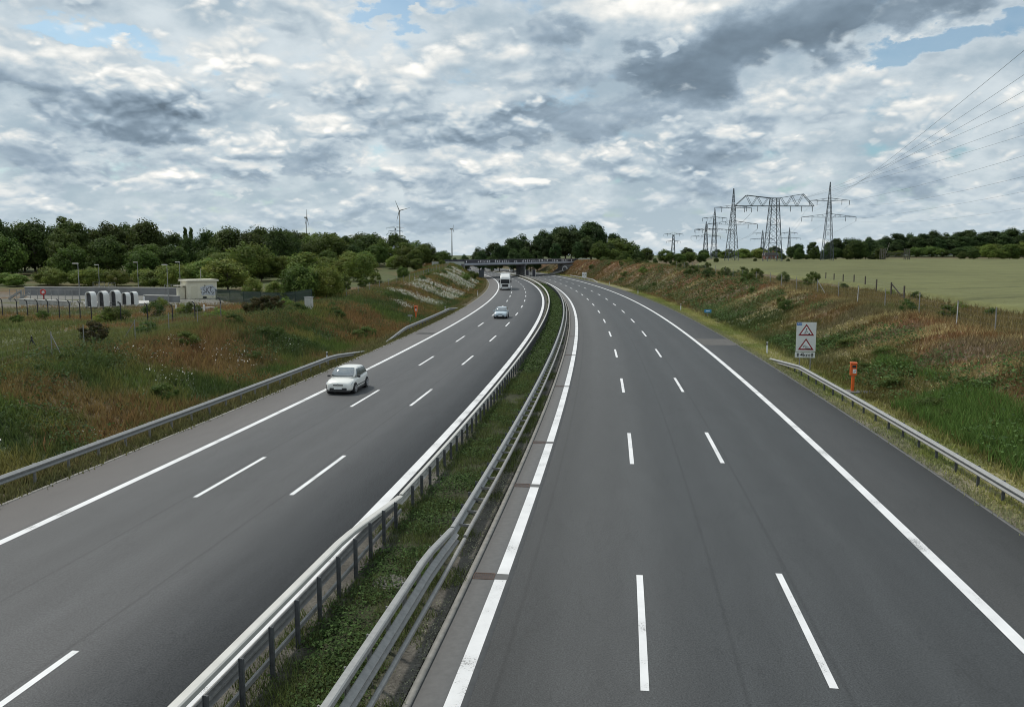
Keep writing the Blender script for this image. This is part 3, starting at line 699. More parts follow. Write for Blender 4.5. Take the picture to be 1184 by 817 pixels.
# ------------------------------------------------------------------ guardrails
def sweep_mesh(mb, prof, s0, s1, off, zf, ds=2.0):
    """closed profile (across, up) carried along the road"""
    st = list(np.arange(s0, s1, ds)) + [s1]; n = len(prof)
    base = len(mb.v)
    for s in st:
        o = off(s) if callable(off) else off; z = zf(s) if callable(zf) else zf
        for do, dz in prof:
            x, y = road(s, o + do); mb.v.append((float(x), float(y), z + dz))
    for i in range(len(st) - 1):
        for k in range(n):
            k2 = (k + 1) % n
            mb.f.append((base + i * n + k, base + i * n + k2, base + (i + 1) * n + k2, base + (i + 1) * n + k))
    mb.f.append(tuple(base + k for k in range(n))); mb.f.append(tuple(base + (len(st) - 1) * n + k for k in range(n)))
def w_profile(side):
    a = [(0, 0), (.11, .02), (.12, .06), (.015, .135), (.015, .17), (.11, .195), (.12, .235), (.0, .31)]
    p = [(side * x, z) for x, z in a] + [(side * (x - .022), z) for x, z in reversed(a)]
    return p
def box_profile(wd, h): return [(-wd / 2, 0), (-wd / 2, h - .02), (-wd / 2 + .03, h), (wd / 2 - .03, h), (wd / 2, h - .02), (wd / 2, 0)]
def guardrail(label, s0, s1, rails, posts=None, group=None, ref_off=0.0):
    x, y = road(s0, ref_off); loc = (float(x), float(y), 0.0)
    t = thing('guardrail', label, 'guardrail', loc, 0, group)
    for nm, prof, off, zf, m, ds in rails:
        mb = MB(); sweep_mesh(mb, prof, s0, s1, off, zf, ds); mb.build(nm, m, t, origin=loc)
    if posts:
        off, step, wd, dp, hf, m, p0, p1, zb = posts
        me = None; k = 0; s = p0
        rest = MB()
        while s <= p1:
            o = off(s) if callable(off) else off; px, py = road(s, o); th = road_dir(s); h = hf(s) if callable(hf) else hf
            if k < 100:
                mb = MB(); mb.box((0, 0, h / 2 + zb / 2), (wd, .014, h - zb)); mb.box((-wd / 2 + .008, 0, h / 2 + zb / 2), (.014, dp, h - zb)); mb.box((wd / 2 - .008, 0, h / 2 + zb / 2), (.014, dp, h - zb))
                if me is None:
                    p = mb.build('post', m, t); me = p.data; h0 = h
                else:
                    p = link('post', me, None, t); p.scale = (1, 1, h / h0)
                p.location = (float(px) - loc[0], float(py) - loc[1], 0); p.rotation_euler = (0, 0, -th)
            else:
                rest.box((float(px), float(py), h / 2 + zb / 2), (wd, dp, h - zb), -th)
            k += 1; s += step
        if rest.v: tag(rest.build('post', m, t, origin=loc), kind='stuff')
    return t
lerp = lambda s, a, b, va, vb: va + (vb - va) * min(1, max(0, (s - a) / (b - a)))
G_MED = 'guardrails of the central reserve'
# left side of the reserve: tall stretch near the bridge, then the lower one
hl_near = lambda s: lerp(s, 20.5, 25.5, 1.0, .64)
guardrail('tall box beam guardrail at the near end of the left median edge', -20, 25.5,
    [('top_beam', box_profile(.21, .12), lambda s: lerp(s, 20.5, 25.5, -7.78, -7.62), hl_near, M_galv_white, 1.0),
     ('rail', w_profile(-1), lambda s: -7.70, lambda s: lerp(s, 22.5, 25.5, .52, .40), M_galv_dull, 1.5),
     ('lower_rail', box_profile(.06, .12), -7.60, .22, M_galv_dull, 1.5)],
    (-7.46, 1.33, .10, .055, lambda s: lerp(s, 22.5, 25.5, 1.08, .76), M_post, -19.5, 25.4, -.15), G_MED, -7.6)
guardrail('long low guardrail with dark posts along the left median edge', 25.6, 400,
    [('rail', w_profile(-1), -7.60, .44, M_galv_white, 2.0), ('top_beam', box_profile(.13, .035), -7.62, .752, M_galv_white, 2.0)],
    (-7.50, 1.33, .10, .055, .76, M_post, 26.7, 230, -.15), G_MED, -7.6)
hr_near = lambda s: lerp(s, 19.5, 22.5, .98, .66)
guardrail('tall double guardrail at the near end of the right median edge', -20, 22.5,
    [('top_beam', box_profile(.17, .12), lambda s: lerp(s, 19.5, 22.5, -5.32, -5.30), hr_near, M_galv, 1.0),
     ('rail', w_profile(1), -5.20, lambda s: lerp(s, 19.5, 22.5, .56, .34), M_galv_dull, 1.5),
     ('lower_rail', box_profile(.10, .09), -4.93, .42, M_galv_dull, 1.5)],
    (-5.42, 1.33, .10, .055, lambda s: lerp(s, 19.5, 22.5, 1.06, .74), M_galv_dull, -19.5, 22.4, -.15), G_MED, -5.3)
t = guardrail('long double guardrail with spacer rungs along the right median edge', 22.6, 400,
    [('rail', w_profile(1), -5.36, .42, M_galv, 2.0), ('top_beam', box_profile(.14, .04), -5.30, .735, M_galv, 2.0),
     ('lower_rail', box_profile(.10, .09), -4.93, .46, M_galv_dull, 2.0)],
    (-5.45, 1.33, .10, .055, .74, M_post, 23.6, 230, -.15), G_MED, -5.3)
mb = MB(); s = 23.6
while s < 120:
    x0, y0 = road(s, -5.3); x1, y1 = road(s, -4.93); mb.bar((float(x0), float(y0), .50), (float(x1), float(y1), .50), .07); s += 1.33
tag(mb.build('spacer', M_galv_dull, t, origin=t.location), kind='stuff')
# right verge and left verge
zt = lambda a, b, z: (lambda s: lerp(s, a, b, z, -.25))
guardrail('guardrail on the right verge below the roadworks sign', -20, 70,
    [('rail', w_profile(-1), 12.62, lambda s: zt(60, 70, .44)(s), M_galv, 2.0)],
    (12.72, 2.0, .10, .055, lambda s: max(.12, lerp(s, 60, 70, .74, .0)), M_post, -18, 66, -.12), 'guardrails on the outer verges', 12.6)
guardrail('guardrail on the left verge beside the white hatchback', -20, 72,
    [('rail', w_profile(1), -22.30, lambda s: zt(63, 72, .44)(s), M_galv, 2.0)],
    (-22.40, 2.0, .10, .055, lambda s: max(.12, lerp(s, 63, 72, .74, .0)), M_galv_dull, -18, 68, -.12), 'guardrails on the outer verges', -22.3)
guardrail('shorter guardrail on the left verge below the daisy bank', 80, 134,
    [('rail', w_profile(1), -22.30, lambda s: min(zt(122, 134, .44)(s), lerp(s, 80, 89, -.25, .44)), M_galv, 2.0)],
    (-22.40, 2.0, .10, .055, .70, M_post, 90, 122, -.12), 'guardrails on the outer verges', -22.3)
guardrail('short guardrail on the right verge in front of the far bridge', 262, 330,
    [('rail', w_profile(-1), 12.62, lambda s: lerp(s, 262, 272, -.25, .44), M_galv, 3.0)],
    (12.72, 4.0, .10, .055, .70, M_post, 272, 326, -.12), 'guardrails on the outer verges', 12.6)

# ------------------------------------------------------------------ roadside posts
def delineator(label, px=None, py=None, s=None, o=None, h=1.05, rz=None):
    if s is None:
        x, y = at(px, py, 0.0); ss, oo = road_so(np.array([x]), np.array([y])); s = float(ss[0])
        if o is None: o = float(oo[0])
    x, y = road(s, o); x, y = float(x), float(y); th = road_dir(s)
    t = thing('delineator_post', label, 'marker post', (x, y, gz(x, y) - .05), -th if rz is None else rz, 'white delineator posts along the verges')
    MB().prism([(-.07, -.04), (0, .06), (.07, -.04)], 0, h * .74, 'xy').build('post', M_white, t)
    MB().prism([(-.072, -.042), (0, .062), (.072, -.042)], h * .74 + .002, h * .93, 'xy').build('black_band', M_black, t)
    MB().prism([(-.07, -.04), (0, .06), (.07, -.04)], h * .93 + .002, h, 'xy').build('cap', M_white, t)
    MB().box((0, -.046, h * .84), (.05, .008, .16)).build('reflector', M_galv_white, t)
    return t
for lab, px, py, o in [('white marker post just behind the white hatchback on the left verge', 375.5, 421, -22.75),
    ('white marker post behind the shorter left guardrail', 510, 362, -22.8),
    ('small white marker post on the left verge near the lorry', 562, 341.5, -22.4),
    ('white marker post at the start of the right guardrail', 892.6, 408.5, 13.1),
    ('tall white marker post on the right verge above the blue plate', 787, 358.5, 12.9),
    ('white marker post on the right verge, third from the right guardrail', 741.7, 339.6, 12.7),
    ('white marker post on the right verge, fourth from the right guardrail', 711.4, 329.8, 12.6),
    ('white marker post on the right verge nearest the white double board', 687, 324.2, 12.6)]:
    delineator(lab, px, py, o=o)

# emergency telephones
def phone(label, x, y, z, rz):
    t = thing('emergency_phone', label, 'emergency phone', (x, y, z), rz, 'orange emergency telephones')
    MB().tube([(0, 0, -.1), (0, 0, 1.02)], .10, 12).build('column', M_orange, t, smooth=False)
    MB().tube([(0, 0, -.08), (0, 0, .06)], .17, 12).build('foot', M_orange, t)
    b = MB(); b.box((0, 0, 1.42), (.40, .34, .74)); b.build('housing', M_orange, t, bevel=.05)
    MB().box((0, 0, 1.83), (.44, .40, .07)).build('lid', M_orange, t, bevel=.03)
    MB().box((.03, -.175, 1.62), (.22, .02, .16)).build('speaker_grille', M_black, t)
    p = MB().box((.06, -.178, 1.33), (.20, .012, .26)).build('label_plate', M_white, t)
    g = MB(); g.bar((.02, -.19, 1.26), (.10, -.19, 1.37), .035, .01); g.bar((.0, -.19, 1.29), (.05, -.19, 1.24), .04, .01); g.bar((.08, -.19, 1.40), (.12, -.19, 1.35), .04, .01)
    gg = g.build('handset_symbol', M_black, p)
    return t
x, y = at(985.5, 452.0, .05); phone('orange emergency telephone on a column behind the right guardrail', x, y, gz(x, y), R(-18))
MB_ = MB(); MB_.box((x + .5, y - .25, gz(x, y) + .03), (2.3, 1.1, .08), R(-10)); pad = MB_.build('paving_slab', M_concrete); tag(pad, 'concrete slab under the orange telephone', 'slab')
x, y = at(481, 369.5, .1); phone('small distant orange emergency telephone on the left verge', x, y, gz(x, y), R(-12))
x, y = at(474.8, 373, .15)
t = thing('small_sign', 'little grey plate on a post left of the distant orange telephone', 'sign', (x, y, gz(x, y)), R(-10))
MB().tube([(0, 0, -.1), (0, 0, 1.0)], .03, 8).build('post', M_galv_dull, t); MB().box((-.05, -.03, 1.0), (.6, .03, .22)).build('plate', M_galv, t); MB().box((-.05, .01, 1.0), (.5, .02, .12)).build('bracket', M_galv_dull, t)
x, y = at(818.3, 365.5, .1)
t = thing('distance_plate', 'small blue plate on a short post on the right verge', 'sign', (x, y, gz(x, y)), R(-12))
MB().tube([(0, 0, -.1), (0, 0, .72)], .035, 8).build('post', M_galv_dull, t)
p = MB().box((0, -.04, .82), (.95, .03, .45)).build('plate', M_blue_pale, t); MB().box((.0, -.06, .83), (.5, .012, .12)).build('white_figures', M_white, p)

# text helper: built-in font turned into a solid
def text_mesh(txt, size, depth=.006, offset=0.0, name='lettering'):
    cu = bpy.data.curves.new('lettering', 'FONT'); cu.body = txt; cu.size = size; cu.extrude = depth; cu.offset = offset; cu.align_x = 'CENTER'; cu.align_y = 'CENTER'
    o = bpy.data.objects.new('lettering', cu); COL.objects.link(o)
    dg = bpy.context.evaluated_depsgraph_get(); me = bpy.data.meshes.new_from_object(o.evaluated_get(dg)); me.name = name
    bpy.data.objects.remove(o); bpy.data.curves.remove(cu); return me
def put_text(name, txt, size, m, parent, loc, depth=.004, offset=0.0, sx=1.0):
    me = text_mesh(txt, size, depth, offset, name); me.materials.clear(); o = link(name, me, m, parent)
    o.location = loc; o.rotation_euler = (math.pi / 2, 0, 0); o.scale = (sx, 1, 1); return o

# roadworks board
x, y = at(930.3, 431, 0); d = y
t = thing('roadworks_sign', 'tall white roadworks board with two red warning triangles and 4km plate', 'road sign', (x, y, gz(x, y)), R(-6))
zt_ = hz_of(371.6, d) - gz(x, y); zb_ = hz_of(405.5, d) - gz(x, y); zl_ = hz_of(412.8, d) - gz(x, y); W_ = 22.2 / FPX * d
for sx_ in (-.38, .38): MB().tube([(sx_, .06, -.2), (sx_, .06, zt_ - .1)], .038, 8).build('post', M_galv_dull, t)
bd = MB().box((0, 0, (zt_ + zb_) / 2), (W_, .03, zt_ - zb_)).build('board', M_conc_light if False else mat('sign foil', (.70, .71, .68), .45, var=.05), t)
lp = MB().box((-.03, 0, (zb_ + zl_) / 2 - .02), (W_ * 1.02, .03, zb_ - zl_ - .05)).build('distance_panel', mat('sign foil', (.7, .71, .68)), t)
H_ = (zt_ - zb_) / 2
def tri(zc, k, name, m, y0, parent):
    hh = H_ * .40 * k; ww = W_ * .405 * k
    return MB().prism([(-ww, zc - hh * .95), (ww, zc - hh * .95), (0, zc + hh * 1.05)], y0, y0 - .006).build(name, m, parent)
for i, zc in enumerate((zt_ - H_ * .53, zb_ + H_ * .49)):
    tr_ = tri(zc, 1.0, 'warning_triangle', M_red, -.018, t)
    tri(zc - .02, .70, 'white_field', M_white, -.026, tr_)
    g = MB(); u = W_ / 1.4; z0 = zc - .33 * u
    def B(a, b, c, e, w_=.05): g.bar((a * u, -.037, z0 + b * u), (c * u, -.037, z0 + e * u), w_ * u, .006)
    if i == 0:      # digging man and his heap
        B(-.10, .16, .0, .36, .10); B(-.10, .16, -.20, .0, .06); B(-.08, .16, .02, .0, .06); B(.0, .33, .10, .18, .045); B(-.04, .28, .14, .12, .03)
        g.tube([(.01 * u, -.034, z0 + .42 * u), (.01 * u, -.040, z0 + .42 * u)], .05 * u, 10)
        g.prism([(.10 * u, z0), (.30 * u, z0), (.21 * u, z0 + .12 * u)], -.034, -.040)
    else:           # two cars, one on the other
        B(.0, .04, .34, .04, .10); B(.06, .12, .26, .12, .08); B(-.24, .28, .10, .13, .10); B(-.10, .29, .06, .22, .08)
        for q in ((.08, -.02), (.27, -.02), (-.17, .17), (.0, .1)): g.tube([(q[0] * u, -.034, z0 + q[1] * u), (q[0] * u, -.040, z0 + q[1] * u)], .035 * u, 8)
    g.build('pictogram', M_black, tr_)
bp_ = MB().box((-W_ * .36, -.018, zt_ - .13), (W_ * .26, .008, .19)).build('route_badge', M_blue, t)
put_text('route_number', 'A10', .17, M_white, bp_, (-W_ * .36, -.024, zt_ - .13), .002)
zc = (zb_ + zl_) / 2 - .02
put_text('distance', '4km', .40, M_black, lp, (-.01, -.018, zc + .0), .003, .004, 1.05)
for sx_ in (-1, 1):
    g = MB(); xx = sx_ * W_ * .36 - .03; g.prism([(xx - .11, zc + .02), (xx + .11, zc + .02), (xx, zc + .15)], -.016, -.022); g.box((xx, -.019, zc - .06), (.09, .006, .15)); g.build('arrow', M_black, lp)

# signs farther on
x, y = at(675.5, 322.5, .3)
t = thing('double_board', 'white double board on posts right of the far bridge', 'road sign', (x, y, gz(x, y)), R(-8))
for sx_ in (-.45, .45): MB().tube([(sx_, .08, -.3), (sx_, .08, 2.6)], .04, 8).build('post', M_galv_dull, t)
for sx_ in (-.40, .40):
    b = MB().box((sx_, 0, 1.75), (.74, .05, 1.75)).build('board', M_white, t); MB().box((sx_, -.03, 1.85), (.42, .012, .35)).build('grey_mark', M_galv_dull, b)
x, y = at(556.5, 321.0, .5)
t = thing('sign_back', 'dark back of a roadside board left of the lorry', 'road sign', (x, y, gz(x, y)), R(0))
MB().tube([(-.5, 0, -.3), (-.5, 0, 3.0)], .06, 8).build('post', M_galv_dull, t); MB().tube([(.5, 0, -.3), (.5, 0, 3.0)], .06, 8).build('post', M_galv_dull, t)
MB().box((0, -.08, 2.0), (1.9, .05, 2.6)).build('board', mat('sign back', (.05, .06, .07), .6), t)

# gutter gratings
M_rust = mat('rusty iron', (.085, .055, .042), .85, var=.3, scale=8, bump=.3)
for i, (px, py) in enumerate([(565, 666), (607, 561), (629, 511.5), (649, 446.5), (661, 410.3), (664.5, 388.8)]):
    x, y = at(px, py, 0); s_, o_ = road_so(np.array([x]), np.array([y])); x, y = road(float(s_[0]), -4.12); th = road_dir(float(s_[0]))
    t = thing('gutter_grate', ['rusty drain grate in the gutter nearest the camera', 'second drain grate in the gutter counting from the near rusty one', 'third drain grate in the concrete gutter', 'fourth drain grate in the concrete gutter', 'fifth drain grate in the concrete gutter', 'farthest drain grate in the concrete gutter'][i], 'drain grate', (float(x), float(y), .002), -th, 'drain grates in the median gutter')
    fr_ = MB(); fr_.box((0, -.2, .006), (.54, .04, .012)); fr_.box((0, .2, .006), (.54, .04, .012)); fr_.box((-.27, 0, .006), (.04, .36, .012)); fr_.box((.27, 0, .006), (.04, .36, .012)); fr_.build('frame', M_rust, t)
    br_ = MB()
    for k in range(-4, 5): br_.box((k * .052, 0, .004), (.026, .36, .008))
    br_.build('bars', M_rust, t); MB().box((0, 0, .001), (.5, .36, .002)).build('pit', M_black, t)
    strip('kerb_joint', -3.82, -3.46, float(s_[0]) - .2, float(s_[0]) + .2, .011, M_concrete, parent=gutter, skirt=0, ds=.2)
# shaft cover in the reserve
x, y = at(452, 674, 0); t = thing('shaft_cover', 'round concrete shaft cover among the median weeds', 'manhole', (x, y, -.05))
M_old = mat('old mossy concrete', (.12, .115, .10), .9, var=.3, scale=6.0)
MB().tube([(0, 0, -.1), (0, 0, .10)], .5, 24).build('ring', M_old, t); MB().tube([(0, 0, .10), (0, 0, .13)], .4, 24).build('lid', M_old, t)

# ------------------------------------------------------------------ vehicles
M_glass = mat('car glass', (.10, .12, .13), .06, var=.1, spec=1.0)
M_tyre = mat('tyre rubber', (.025, .025, .026), .85)
M_rim = mat('alloy', (.55, .55, .56), .35, .6)
M_lamp = mat('headlamp glass', (.42, .44, .46), .12, .5)
M_trim = mat('black trim', (.03, .03, .032), .55)
M_glass.node_tree.nodes['Principled BSDF'].inputs['IOR'].default_value = 2.3
M_glass_dark = mat('lorry glass', (.02, .022, .025), .15, var=.1)
def carpaint(name, c):
    m = mat(name, c, .28, var=.03, scale=.8); b = m.node_tree.nodes['Principled BSDF']; b.inputs['Coat Weight'].default_value = .6; b.inputs['Coat Roughness'].default_value = .06; return m
def loft(rings, close=True):
    mb = MB(); n = len(rings[0])
    for r in rings: mb.v += [tuple(p) for p in r]
    for i in range(len(rings) - 1):
        for k in range(n - (0 if close else 1)):
            k2 = (k + 1) % n; mb.f.append((i * n + k, i * n + k2, (i + 1) * n + k2, (i + 1) * n + k))
    mb.f.append(tuple(range(n))); mb.f.append(tuple(reversed(range((len(rings) - 1) * n, len(rings) * n)))); return mb
def subsurf(o, lv=2):
    m = o.modifiers.new('smooth', 'SUBSURF'); m.levels = lv; m.render_levels = lv
    for p in o.data.polygons: p.use_smooth = True
def make_car(label, paint, L=4.0, W=1.72, H=1.5, estate=False, lights=True):
    """front of the car looks along -x"""
    t = thing('car', label, 'car'); hw = W / 2
    # lower body: station, half width, sill, belt height, crown
    st = [(-L / 2, .66, .28, .62, .66), (-L / 2 + .05, .80, .22, .70, .76), (-L / 2 + .28, .95, .18, .80, .88), (-L / 2 + .62, .99, .17, .87, .96), (-L / 2 + .95, 1.0, .17, .92, .99),
          (-.35, 1.0, .17, .93, .99), (.6, 1.0, .17, .95, 1.0), (L / 2 - .75, .995, .18, .98, 1.02), (L / 2 - .25, .96, .20, .98, 1.02), (L / 2 - .05, .86, .26, .92, .98), (L / 2, .70, .34, .86, .90)]
    rings = []
    for x, k, zb, zt2, zc2 in st:
        w_ = hw * k
        half = [(w_ * .80, zb), (w_ * .97, zb + .08), (w_ * 1.0, (zb + zt2) / 2 - .02), (w_ * .98, zt2 - .10), (w_ * .90, zt2), (w_ * .45, zc2)]
        rings.append([(x, a, b) for a, b in half] + [(x, -a, b) for a, b in reversed(half)])
    b = loft(rings).build('body', paint, t); subsurf(b, 2)
    # cabin: roof, pillars and screens
    xw, xr0, xr1, xe = -L / 2 + (.80 if not estate else .98), -.48, L / 2 - (.62 if not estate else .35), L / 2 - .10
    zb, zr = .93, H
    cs = [(xw, .86, zb + .02), (xw + .40, .85, zb + (zr - zb) * .52), (xr0, .80, zr - .06), (xr0 + .35, .77, zr - .012), (xr0 + 1.0, .77, zr), (xr1 - .2, .75, zr - .02), (xr1 + .1, .74, zr - .09), (xr1 + .32, .80, zb + (zr - zb) * .42), (xe, .84, zb + .03)]
    rings = []
    for x, k, z in cs:
        rings.append([(x, hw * .90, zb - .02), (x, hw * (k + .02), max(zb, zb + (z - zb) * .55)), (x, hw * k * .97, z - .02 if z > zb + .05 else z), (x, hw * k * .6, z + .02), (x, -hw * k * .6, z + .02), (x, -hw * k * .97, z - .02 if z > zb + .05 else z), (x, -hw * (k + .02), max(zb, zb + (z - zb) * .55)), (x, -hw * .90, zb - .02)])
    c = loft(rings).build('cabin', paint, t); subsurf(c, 2)
    # screens lie a little proud of the cabin
    ws = MB(); a = Vector((xw + .06, 0, zb + .07)); e = Vector((xr0 + .02, 0, zr - .055)); nrm = Vector((-(e.z - a.z), 0, e.x - a.x)).normalized()
    if nrm.z < 0: nrm = -nrm
    rows = [(0, .80), (.35, .79), (.7, .75), (1.0, .69)]
    for f, k in rows:
        p = a.lerp(e, f) + nrm * (.062 + .05 * math.sin(f * math.pi))
        for q in (-1, -.5, 0, .5, 1): ws.v.append((p.x + .05 * q * q, hw * k * q, p.z - .012 * q * q))
    for i in range(3):
        for j in range(4): ws.f.append((i * 5 + j, i * 5 + j + 1, i * 5 + j + 6, i * 5 + j + 5))
    o = ws.build('windscreen', M_glass, t, smooth=True); sm = o.modifiers.new('thick', 'SOLIDIFY'); sm.thickness = .02
    for sgn in (-1, 1):
        y0, y1 = hw * .935 * sgn, hw * .80 * sgn
        for nm, poly in (('front_window', [(xw + .52, 0), (.02, 0), (.02, 1), (xr0 + .1, 1)]), ('rear_window', [(.10, 0), (xr1 + .12, .08), (xr1 - .12, .95), (.10, 1)])):
            g = MB(); vs = []
            for x, f in poly: vs.append((x, y0 + (y1 - y0) * f, zb + .06 + (zr - zb - .17) * f))
            vs2 = [(x, y + .03 * -sgn, z) for x, y, z in vs]; g.add(vs + vs2, [(0, 1, 2, 3), (7, 6, 5, 4), (0, 4, 5, 1), (1, 5, 6, 2), (2, 6, 7, 3), (3, 7, 4, 0)]); g.build(nm, M_glass, t)
        MB().box((xw + .42, sgn * (hw + .09), 1.0), (.10, .20, .13)).build('mirror', paint if estate else M_trim, t, bevel=.03)
        if lights:
            hl = MB(); hl.add([(-L / 2 + .02, sgn * hw * .60, .60), (-L / 2 + .22, sgn * hw * .95, .63), (-L / 2 + .42, sgn * hw * .96, .76), (-L / 2 + .16, sgn * hw * .58, .73), (-L / 2 + .10, sgn * hw * .60, .58), (-L / 2 + .30, sgn * hw * .88, .60), (-L / 2 + .45, sgn * hw * .88, .70), (-L / 2 + .25, sgn * hw * .58, .68)],
                              [(0, 1, 2, 3), (7, 6, 5, 4), (0, 4, 5, 1), (1, 5, 6, 2), (2, 6, 7, 3), (3, 7, 4, 0)]); hl.build('headlight', M_lamp, t)
        MB().box((.0, sgn * (hw - .01), .46), (L * .50, .03, .05)).build('side_strip', M_trim, t)
        MB().box((.0, sgn * (hw - .02), .22), (L * .46, .05, .08)).build('sill', M_trim, t)
        for wx in (-L / 2 + .78, L / 2 - .68):
            MB().tube([(wx, sgn * (hw - .30), .33), (wx, sgn * (hw + .012), .33)], .365, 22).build('wheel_arch', M_black, t)
            wl = MB().tube([(wx, sgn * (hw - .20), .31), (wx, sgn * (hw - .0), .31), (wx, sgn * (hw + .03), .31)], [.31, .31, .285], 22).build('wheel', M_tyre, t)
            rm = MB(); rm.tube([(wx, sgn * (hw + .025), .31), (wx, sgn * (hw + .042), .31)], .07, 12)
            for k in range(5):
                a_ = k * 2 * math.pi / 5 + .3; rm.bar((wx, sgn * (hw + .036), .31), (wx + .2 * math.cos(a_), sgn * (hw + .036), .31 + .2 * math.sin(a_)), .05, .06)
            for k in range(16):
                a_ = k * 2 * math.pi / 16; b_ = (k + 1) * 2 * math.pi / 16; rm.bar((wx + .2 * math.cos(a_), sgn * (hw + .036), .31 + .2 * math.sin(a_)), (wx + .2 * math.cos(b_), sgn * (hw + .036), .31 + .2 * math.sin(b_)), .03, .03)
            rm.build('rim', M_rim, wl)
    MB().box((-L / 2 + .02, 0, .60), (.08, W * .36, .07)).build('grille', M_black, t, bevel=.015)
    MB().box((-L / 2 + .015, 0, .36), (.10, W * .62, .15)).build('lower_intake', M_trim, t, bevel=.03)
    MB().box((-L / 2 + .10, 0, .22), (.22, W * .84, .09)).build('front_lip', M_trim, t, bevel=.03)
    MB().box((-L / 2 - .045, 0, .41), (.02, .50, .11)).build('number_plate', M_white, t)
    MB().tube([(-L / 2 - .02, 0, .665), (-L / 2 - .045, 0, .665)], .045, 12).build('emblem', M_rim, t)
    MB().box((L / 2 - .06, 0, .42), (.16, W * .8, .16)).build('rear_bumper', M_trim, t, bevel=.03)
    return t
def place_vehicle(t, s, o, toward=True, dz=0.0):
    x, y = road(s, o); th = road_dir(s)
    d = (-math.sin(th), -math.cos(th)) if toward else (math.sin(th), math.cos(th))
    t.location = (float(x), float(y), dz); t.rotation_euler = (0, 0, math.atan2(-d[1], -d[0]))
P_white = carpaint('white car paint', (.86, .85, .80)); P_blue = carpaint('pale blue car paint', (.52, .61, .67)); P_dark = carpaint('dark car paint', (.03, .035, .045))
t = make_car('white hatchback driving towards the camera at the left edge line', P_white, 3.95, 1.74, 1.52); xx, yy = at(391, 456.5); ss_, oo_ = road_so(np.array([xx]), np.array([yy])); place_vehicle(t, float(ss_[0]) + 2.0, float(oo_[0]))
t = make_car('pale silver blue saloon on the middle lane ahead of the lorry', P_blue, 4.35, 1.76, 1.45, estate=True); place_vehicle(t, 113.5, -13.85)
t = make_car('white car under the left end of the far bridge', P_white, 4.2, 1.75, 1.6); place_vehicle(t, 372, -20.6)
t = make_car('dark car farther up the left carriageway beyond the bridge', P_dark, 4.2, 1.75, 1.5); place_vehicle(t, 505, -13.6)
t = make_car('second dark car beyond the bridge, seen right of the other one', P_dark, 4.2, 1.75, 1.5); place_vehicle(t, 470, -9.9)

def make_lorry(label):
    t = thing('lorry', label, 'lorry'); Wm = M_white
    cabm = carpaint('lorry white', (.80, .80, .78))
    st = [(-1.15, 1.14, .45, 2.55), (-1.05, 1.22, .38, 2.95), (-.2, 1.24, .38, 3.45), (1.1, 1.24, .38, 3.6)]
    rings = [[(x, w_, zb), (x, w_, (zb + z) / 2), (x, w_ * .97, z), (x, -w_ * .97, z), (x, -w_, (zb + z) / 2), (x, -w_, zb)] for x, w_, zb, z in st]
    loft(rings).build('cab', cabm, t, bevel=.05)
    MB().prism([(-.95, 3.1), (1.05, 3.62), (1.05, 3.92), (.4, 3.88), (-.45, 3.5)], -1.05, 1.05).build('roof_deflector', cabm, t, bevel=.05)
    ws = MB(); ws.add([(-1.19, -1.06, 1.62), (-1.19, 1.06, 1.62), (-1.19, 1.04, 2.50), (-1.19, -1.04, 2.50), (-1.10, -1.06, 1.62), (-1.10, 1.06, 1.62), (-1.10, 1.04, 2.50), (-1.10, -1.04, 2.50)], [(0, 1, 2, 3), (7, 6, 5, 4), (0, 4, 5, 1), (1, 5, 6, 2), (2, 6, 7, 3), (3, 7, 4, 0)])
    ws.build('windscreen', M_glass_dark, t)
    MB().box((-1.24, 0, 2.58), (.22, 2.0, .10)).build('sun_visor', M_trim, t)
    MB().box((-1.17, 0, 1.12), (.06, 1.5, .62)).build('grille', M_black, t)
    MB().box((-1.16, 0, .55), (.16, 2.34, .36)).build('bumper', cabm, t, bevel=.04)
    MB().box((-1.25, 0, .42), (.03, .52, .12)).build('number_plate', M_white, t)
    for sg in (-1, 1):
        MB().box((-1.245, sg * .92, .60), (.03, .36, .2)).build('headlight', M_lamp, t)
        MB().box((-1.05, sg * 1.42, 2.15), (.12, .22, .62)).build('mirror', M_black, t, bevel=.03)
        MB().box((-.35, sg * 1.25, 2.1), (.9, .03, .7)).build('side_window', M_glass_dark, t)
        for wx in (.25, 3.9, 9.6, 10.9, 12.2):
            wl = MB().tube([(wx, sg * .92, .5), (wx, sg * 1.24, .5)], .5, 20).build('wheel', M_tyre, t); MB().tube([(wx, sg * 1.2, .5), (wx, sg * 1.255, .5)], .26, 14).build('rim', M_rim, wl)
    MB().box((7.9, 0, 2.55), (12.9, 2.5, 2.75)).build('trailer_box', carpaint('trailer white', (.74, .75, .74)), t, bevel=.04)
    MB().box((7.6, 0, 1.0), (12.0, 1.1, .28)).build('chassis', M_black, t)
    MB().box((2.4, 0, .75), (3.0, 2.2, .5)).build('tank', M_galv_dull, t)
    return t
t = make_lorry('white lorry with box trailer coming round the bend before the far bridge'); place_vehicle(t, 205.5, -17.05)
